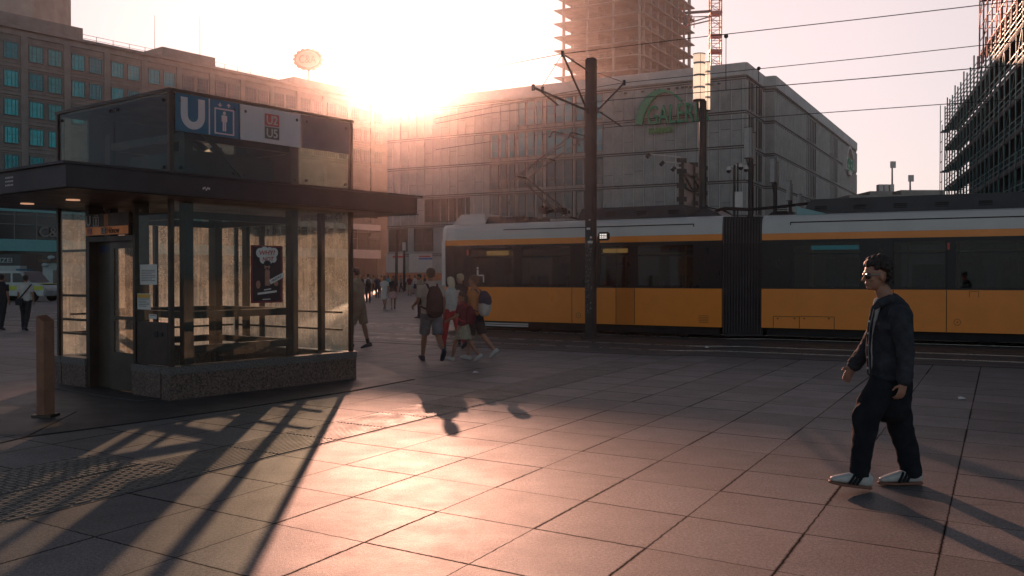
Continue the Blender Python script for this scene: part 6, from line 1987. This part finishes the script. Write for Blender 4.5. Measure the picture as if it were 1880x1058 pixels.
# camera pole
Yc = 44.0
cb = AtY(1352, 380, Yc)
cc = thing("camera_pole", "slim pole with three white dome security cameras above the tram roof", "camera pole", (cb.x, Yc, 0))
mb = MB(); mb.tube((cb.x - .1, Yc, 0), (cb.x - .1, Yc, zat(303, Yc)), .07, .06, 8); mb.tube((cb.x + .06, Yc, 0), (cb.x + .06, Yc, zat(300, Yc)), .04, .04, 8); part("pole", mb, M_post_d, cc)
for px, py in ((1338, 315), (1360, 309), (1370, 313)):
    c = AtY(px, py, Yc)
    mb = MB(); mb.tube(c + UP * .05, c + UP * .22, .12, .08, 14); mb.bar(c + UP * .2, (cb.x, Yc, zat(303, Yc)), .06, .06); cm_ = part("camera_housing", mb, M_board, cc)
    mb = MB(); mb.ell(c + UP * .04, (.115, .115, .13)); part("camera_dome", mb, M_tu, cm_, smooth=True)
mb = MB(); q = AtY(1356, 368, Yc); mb.box(q.x - .2, q.x + .15, Yc - .15, Yc + .1, q.z - .4, q.z + .4); part("control_box", mb, M_board, cc)

# scaffolded advertising hoarding, seen from its side
Yb = 47.0
bb = thing("billboard_frame", "steel framed pale hoarding with three lamp arms reaching left, behind the tram", "billboard", (AtY(1255, 380, Yb).x, Yb, 0))
def BB(px, py, dy=0): return AtY(px, py, Yb + dy)
for px, dy, y0 in ((1251.5, 0, 291), (1273, 3.0, 304), (1291, 5.6, 312)):
    mb = MB(); t_ = BB(px, y0, dy); mb.box(t_.x - .12, t_.x + .12, t_.y, t_.y + .15, 0, t_.z); part("upright", mb, M_post_d, bb)
    for yy in (295, 315, 341, 366):
        t2 = BB(px, yy + (px - 1251) * .35, dy)
        mb = MB(); mb.box(t2.x - .25, t2.x + .25, t2.y - .04, t2.y - .005, t2.z - .12, t2.z + .12); part("clamp", mb, M_post_d, bb)
mb = MB(); a, b = BB(1254, 294, .3), BB(1292, 313, 6.0)
mb.add([Vector((a.x, a.y, 2.5)), Vector((b.x, b.y, 2.5)), b, a, Vector((a.x, a.y + .1, 2.5)), Vector((b.x, b.y + .1, 2.5)), b + Vector((0, .1, 0)), a + Vector((0, .1, 0))], [(0, 1, 2, 3), (7, 6, 5, 4), (0, 4, 5, 1), (1, 5, 6, 2), (2, 6, 7, 3), (3, 7, 4, 0)])
part("board", mb, mat("hoarding_pale", (.50, .38, .33), .6, var=.25, vs=1.2), bb)
mb = MB()
for (x0, y0, d0, x1, y1, d1) in ((1254, 315, .2, 1292, 335, 5.8), (1254, 341, .2, 1292, 362, 5.8), (1255, 317, .2, 1273, 352, 3), (1275, 328, 3, 1292, 362, 5.8)):
    mb.bar(BB(x0, y0, d0 - .1), BB(x1, y1, d1 - .1), .09, .09)
part("brace", mb, M_post_d, bb)
for (x0, y0, x1, y1) in ((1192, 283, 1250, 289), (1217, 297, 1250, 299.5), (1238, 307, 1250, 308.5)):
    mb = MB(); mb.tube(BB(x1, y1), BB(x0, y0), .045, .035, 6); la = part("lamp_arm", mb, M_board, bb)
    mb = MB(); mb.bar(BB(x0 + 1, y0 + .5), BB(x0 - 4, y0 + 6), .35, .18); part("floodlight", mb, M_post_d, la)

# thin poles on the square towards the store
for px, Y, y0, lab in ((728, 92, 420, "taller dark pole with a wire basket top in front of the store's far end"), (742, 100, 445, "shorter lamp pole beside the taller dark pole in front of the store")):
    g = AtY(px, 500, Y); tp_ = thing("mast", lab, "pole", (g.x, Y, 0))
    mb = MB(); mb.tube((g.x, Y, 0), (g.x, Y, zat(y0 + 4, Y)), .16, .12, 8); part("shaft", mb, M_post_d, tp_)
    mb = MB(); zt_ = zat(y0, Y)
    if px < 735:
        for k in range(5):
            mb.bar((g.x - .4 + k * .2, Y - .3, zt_ - 1.4), (g.x - .4 + k * .2, Y - .3, zt_ + .2), .05, .05, (1, 0, 0))
        for z in (zt_ - 1.4, zt_ - .6, zt_ + .2): mb.bar((g.x - .45, Y - .3, z), (g.x + .45, Y - .3, z), .05, .05)
        part("basket", mb, M_post_d, tp_)
    else:
        mb.tube((g.x, Y, zt_ - .9), (g.x, Y, zt_), .22, .2, 10); part("lamp_head", mb, M_board, tp_)

# ------------------------------------------------------------------ police booth and van at the far left
M_pb = mat("booth_panel", (.34, .42, .42), .5, var=.1)
M_pbd = mat("booth_dark", (.02, .03, .035), .4)
Yp = 78.0
a, b = AtY(78, 540, Yp), AtY(118, 540, Yp)
pbh = thing("police_booth", "small pale booth with a window and two lamps beside the kiosk's left glass", "booth", (a.x, Yp, 0))
mb = MB(); mb.box(a.x, b.x, Yp, Yp + 4, 0, zat(482, Yp)); part("wall", mb, M_pb, pbh, bev=.05)
mb = MB(); mb.box(a.x - .2, b.x + .2, Yp - .3, Yp + 4.2, zat(482, Yp) + .003, zat(476, Yp)); part("roof", mb, M_bronze, pbh)
mb = MB(); q0, q1 = AtY(98, 524, Yp), AtY(111, 496, Yp); mb.box(q0.x, q1.x, Yp - .05, Yp - .005, q0.z, q1.z); part("window", mb, M_darkw, pbh)
for px, py in ((94, 470), (83, 484)):
    mb = MB(); c = AtY(px, py + 3, Yp - .8); mb.ell(c, (.28, .28, .18)); mb.bar(c, (a.x + .5, Yp, zat(482, Yp)), .08, .08); part("flood_lamp", mb, M_pb, pbh)
Yq = 84.0
a, b = AtY(-70, 540, Yq), AtY(78, 540, Yq)
st_ = thing("police_station", "low dark police station front with white ledge under the office building", "building", (b.x, Yq + 2, 0))
mb = MB(); mb.box(a.x, b.x - 3, Yq + 2, Yq + 6, 0, zat(466, Yq)); part("wall", mb, M_pbd, st_)
mb = MB(); q = AtY(28, 500, Yq); mb.box(a.x, q.x, Yq + .8, Yq + 1.99, 0, zat(488, Yq)); part("porch", mb, M_pb, st_)
mb = MB(); c = AtY(-3, 478, Yq + 1.9); text_on(mb, "POLIZEI", c, (1, 0, 0), (0, -1, 0), .45, width=2.6, depth=.05, offset=.01); part("letters", mb, M_pb, st_)

def van(label, loc, rz, body, accent):
    t = thing("police_van", label, "van", loc, rz)
    def vb(name, prof, y0, y1, m, bev=.06, par=None):
        mb = MB(); n = len(prof)
        mb.add([(x, y0, z) for x, z in prof] + [(x, y1, z) for x, z in prof], [tuple(range(n)), tuple(range(2 * n - 1, n - 1, -1))] + [(k, n + k, n + (k + 1) % n, (k + 1) % n) for k in range(n)])
        return part(name, mb, m, par or t, world=False, bev=bev)
    vb("body", [(-2.4, .35), (2.35, .35), (2.45, .75), (2.3, 1.02), (1.35, 1.18), (.65, 1.88), (-2.2, 1.95), (-2.42, 1.2)], -.9, .9, body)
    for x0, x1, x2, x3 in ((-2.1, -1.15, -1.15, -2.05), (-1.0, -.1, -.1, -1.0), (.05, 1.1, .62, .05)):
        for y in (-.906, .906):
            mb = MB(); mb.add([(x0, y, 1.2), (x1, y, 1.2), (x2, y, 1.78), (x3, y, 1.78)], [(0, 1, 2, 3)])
            part("side_window", mb, M_darkw, t, world=False)
    mb = MB(); mb.add([(1.32, -.8, 1.22), (1.32, .8, 1.22), (.70, .75, 1.85), (.70, -.75, 1.85)], [(0, 1, 2, 3)]); mb.v = [(x + .02, y, z + .02) for x, y, z in mb.v]; part("windscreen", mb, M_darkw, t, world=False)
    mb = MB(); mb.box(-2.35, 2.3, -.912, -.905, .72, .98); mb.box(-2.35, 2.3, .905, .912, .72, .98); mb.box(1.35, 2.25, -.7, .7, 1.10, 1.13); part("livery_stripe", mb, accent, t, world=False)
    mb = MB(); mb.box(.0, .3, -.6, .6, 1.94, 2.06); part("light_bar", mb, M_ublue, t, world=False, bev=.03)
    for y in (-.6, .6):
        mb = MB(); mb.box(2.40, 2.46, y - .18, y + .18, .72, .9); part("headlight", mb, M_board, t, world=False, bev=.02)
    for x in (-1.55, 1.5):
        for y in (-.82, .82):
            mb = MB(); mb.tube((x, y - .12, .34), (x, y + .12, .34), .34, .34, 20); wh = part("wheel", mb, M_tu, t, world=False)
            mb = MB(); mb.tube((x, y - .125 if y < 0 else y + .125, .34), (x, y + (-.13 if y < 0 else .13), .34), .2, .2, 14); part("rim", mb, M_steel, wh, world=False)
    return t
vl = G(42, 553)
van("silver police van with yellow green stripe behind the white shirted person", (vl.x, vl.y, 0), R(-14), mat("van_silver", (.42, .46, .46), .3, .3), mat("livery_yellow", (.45, .50, .05), .4))

# ------------------------------------------------------------------ small litter on the slabs
for px, py, lab in ((873, 685, "crumpled white paper scrap on the slabs below the family"), (1298, 639, "tiny white scrap near the bellows of the tram"), (1765, 733, "small pale scrap right of the man's back")):
    g = G(px, py); mb = MB()
    mb.add([g + Vector((-.05, -.03, .006)), g + Vector((.05, -.035, .012)), g + Vector((.055, .04, .008)), g + Vector((-.03, .035, .025)), g + Vector((0, 0, .035))], [(0, 1, 4), (1, 2, 4), (2, 3, 4), (3, 0, 4), (3, 2, 1, 0)])
    single("paper_scrap", mb, M_paper, lab, "litter", (g.x, g.y, 0))
# ------------------------------------------------------------------ added volume imitating lens glare round the sun: haze over the square
HZ_D = 0.00031
mh = bpy.data.materials.new("glare_haze_air"); mh.use_nodes = True
nt = mh.node_tree; nt.nodes.clear()
o_ = nt.nodes.new("ShaderNodeOutputMaterial"); pv = nt.nodes.new("ShaderNodeVolumePrincipled")
pv.inputs["Color"].default_value = (.97, .88, .86, 1)
pv.inputs["Density"].default_value = HZ_D
pv.inputs["Anisotropy"].default_value = .94
nt.links.new(pv.outputs[0], o_.inputs["Volume"])
mb = MB(); mb.box(-170, 170, -12, 330, -1, 95)
me = mesh_from(mb, "glare_haze", [mh]); fix(me)
put("glare_haze", me, None, kind="stuff")
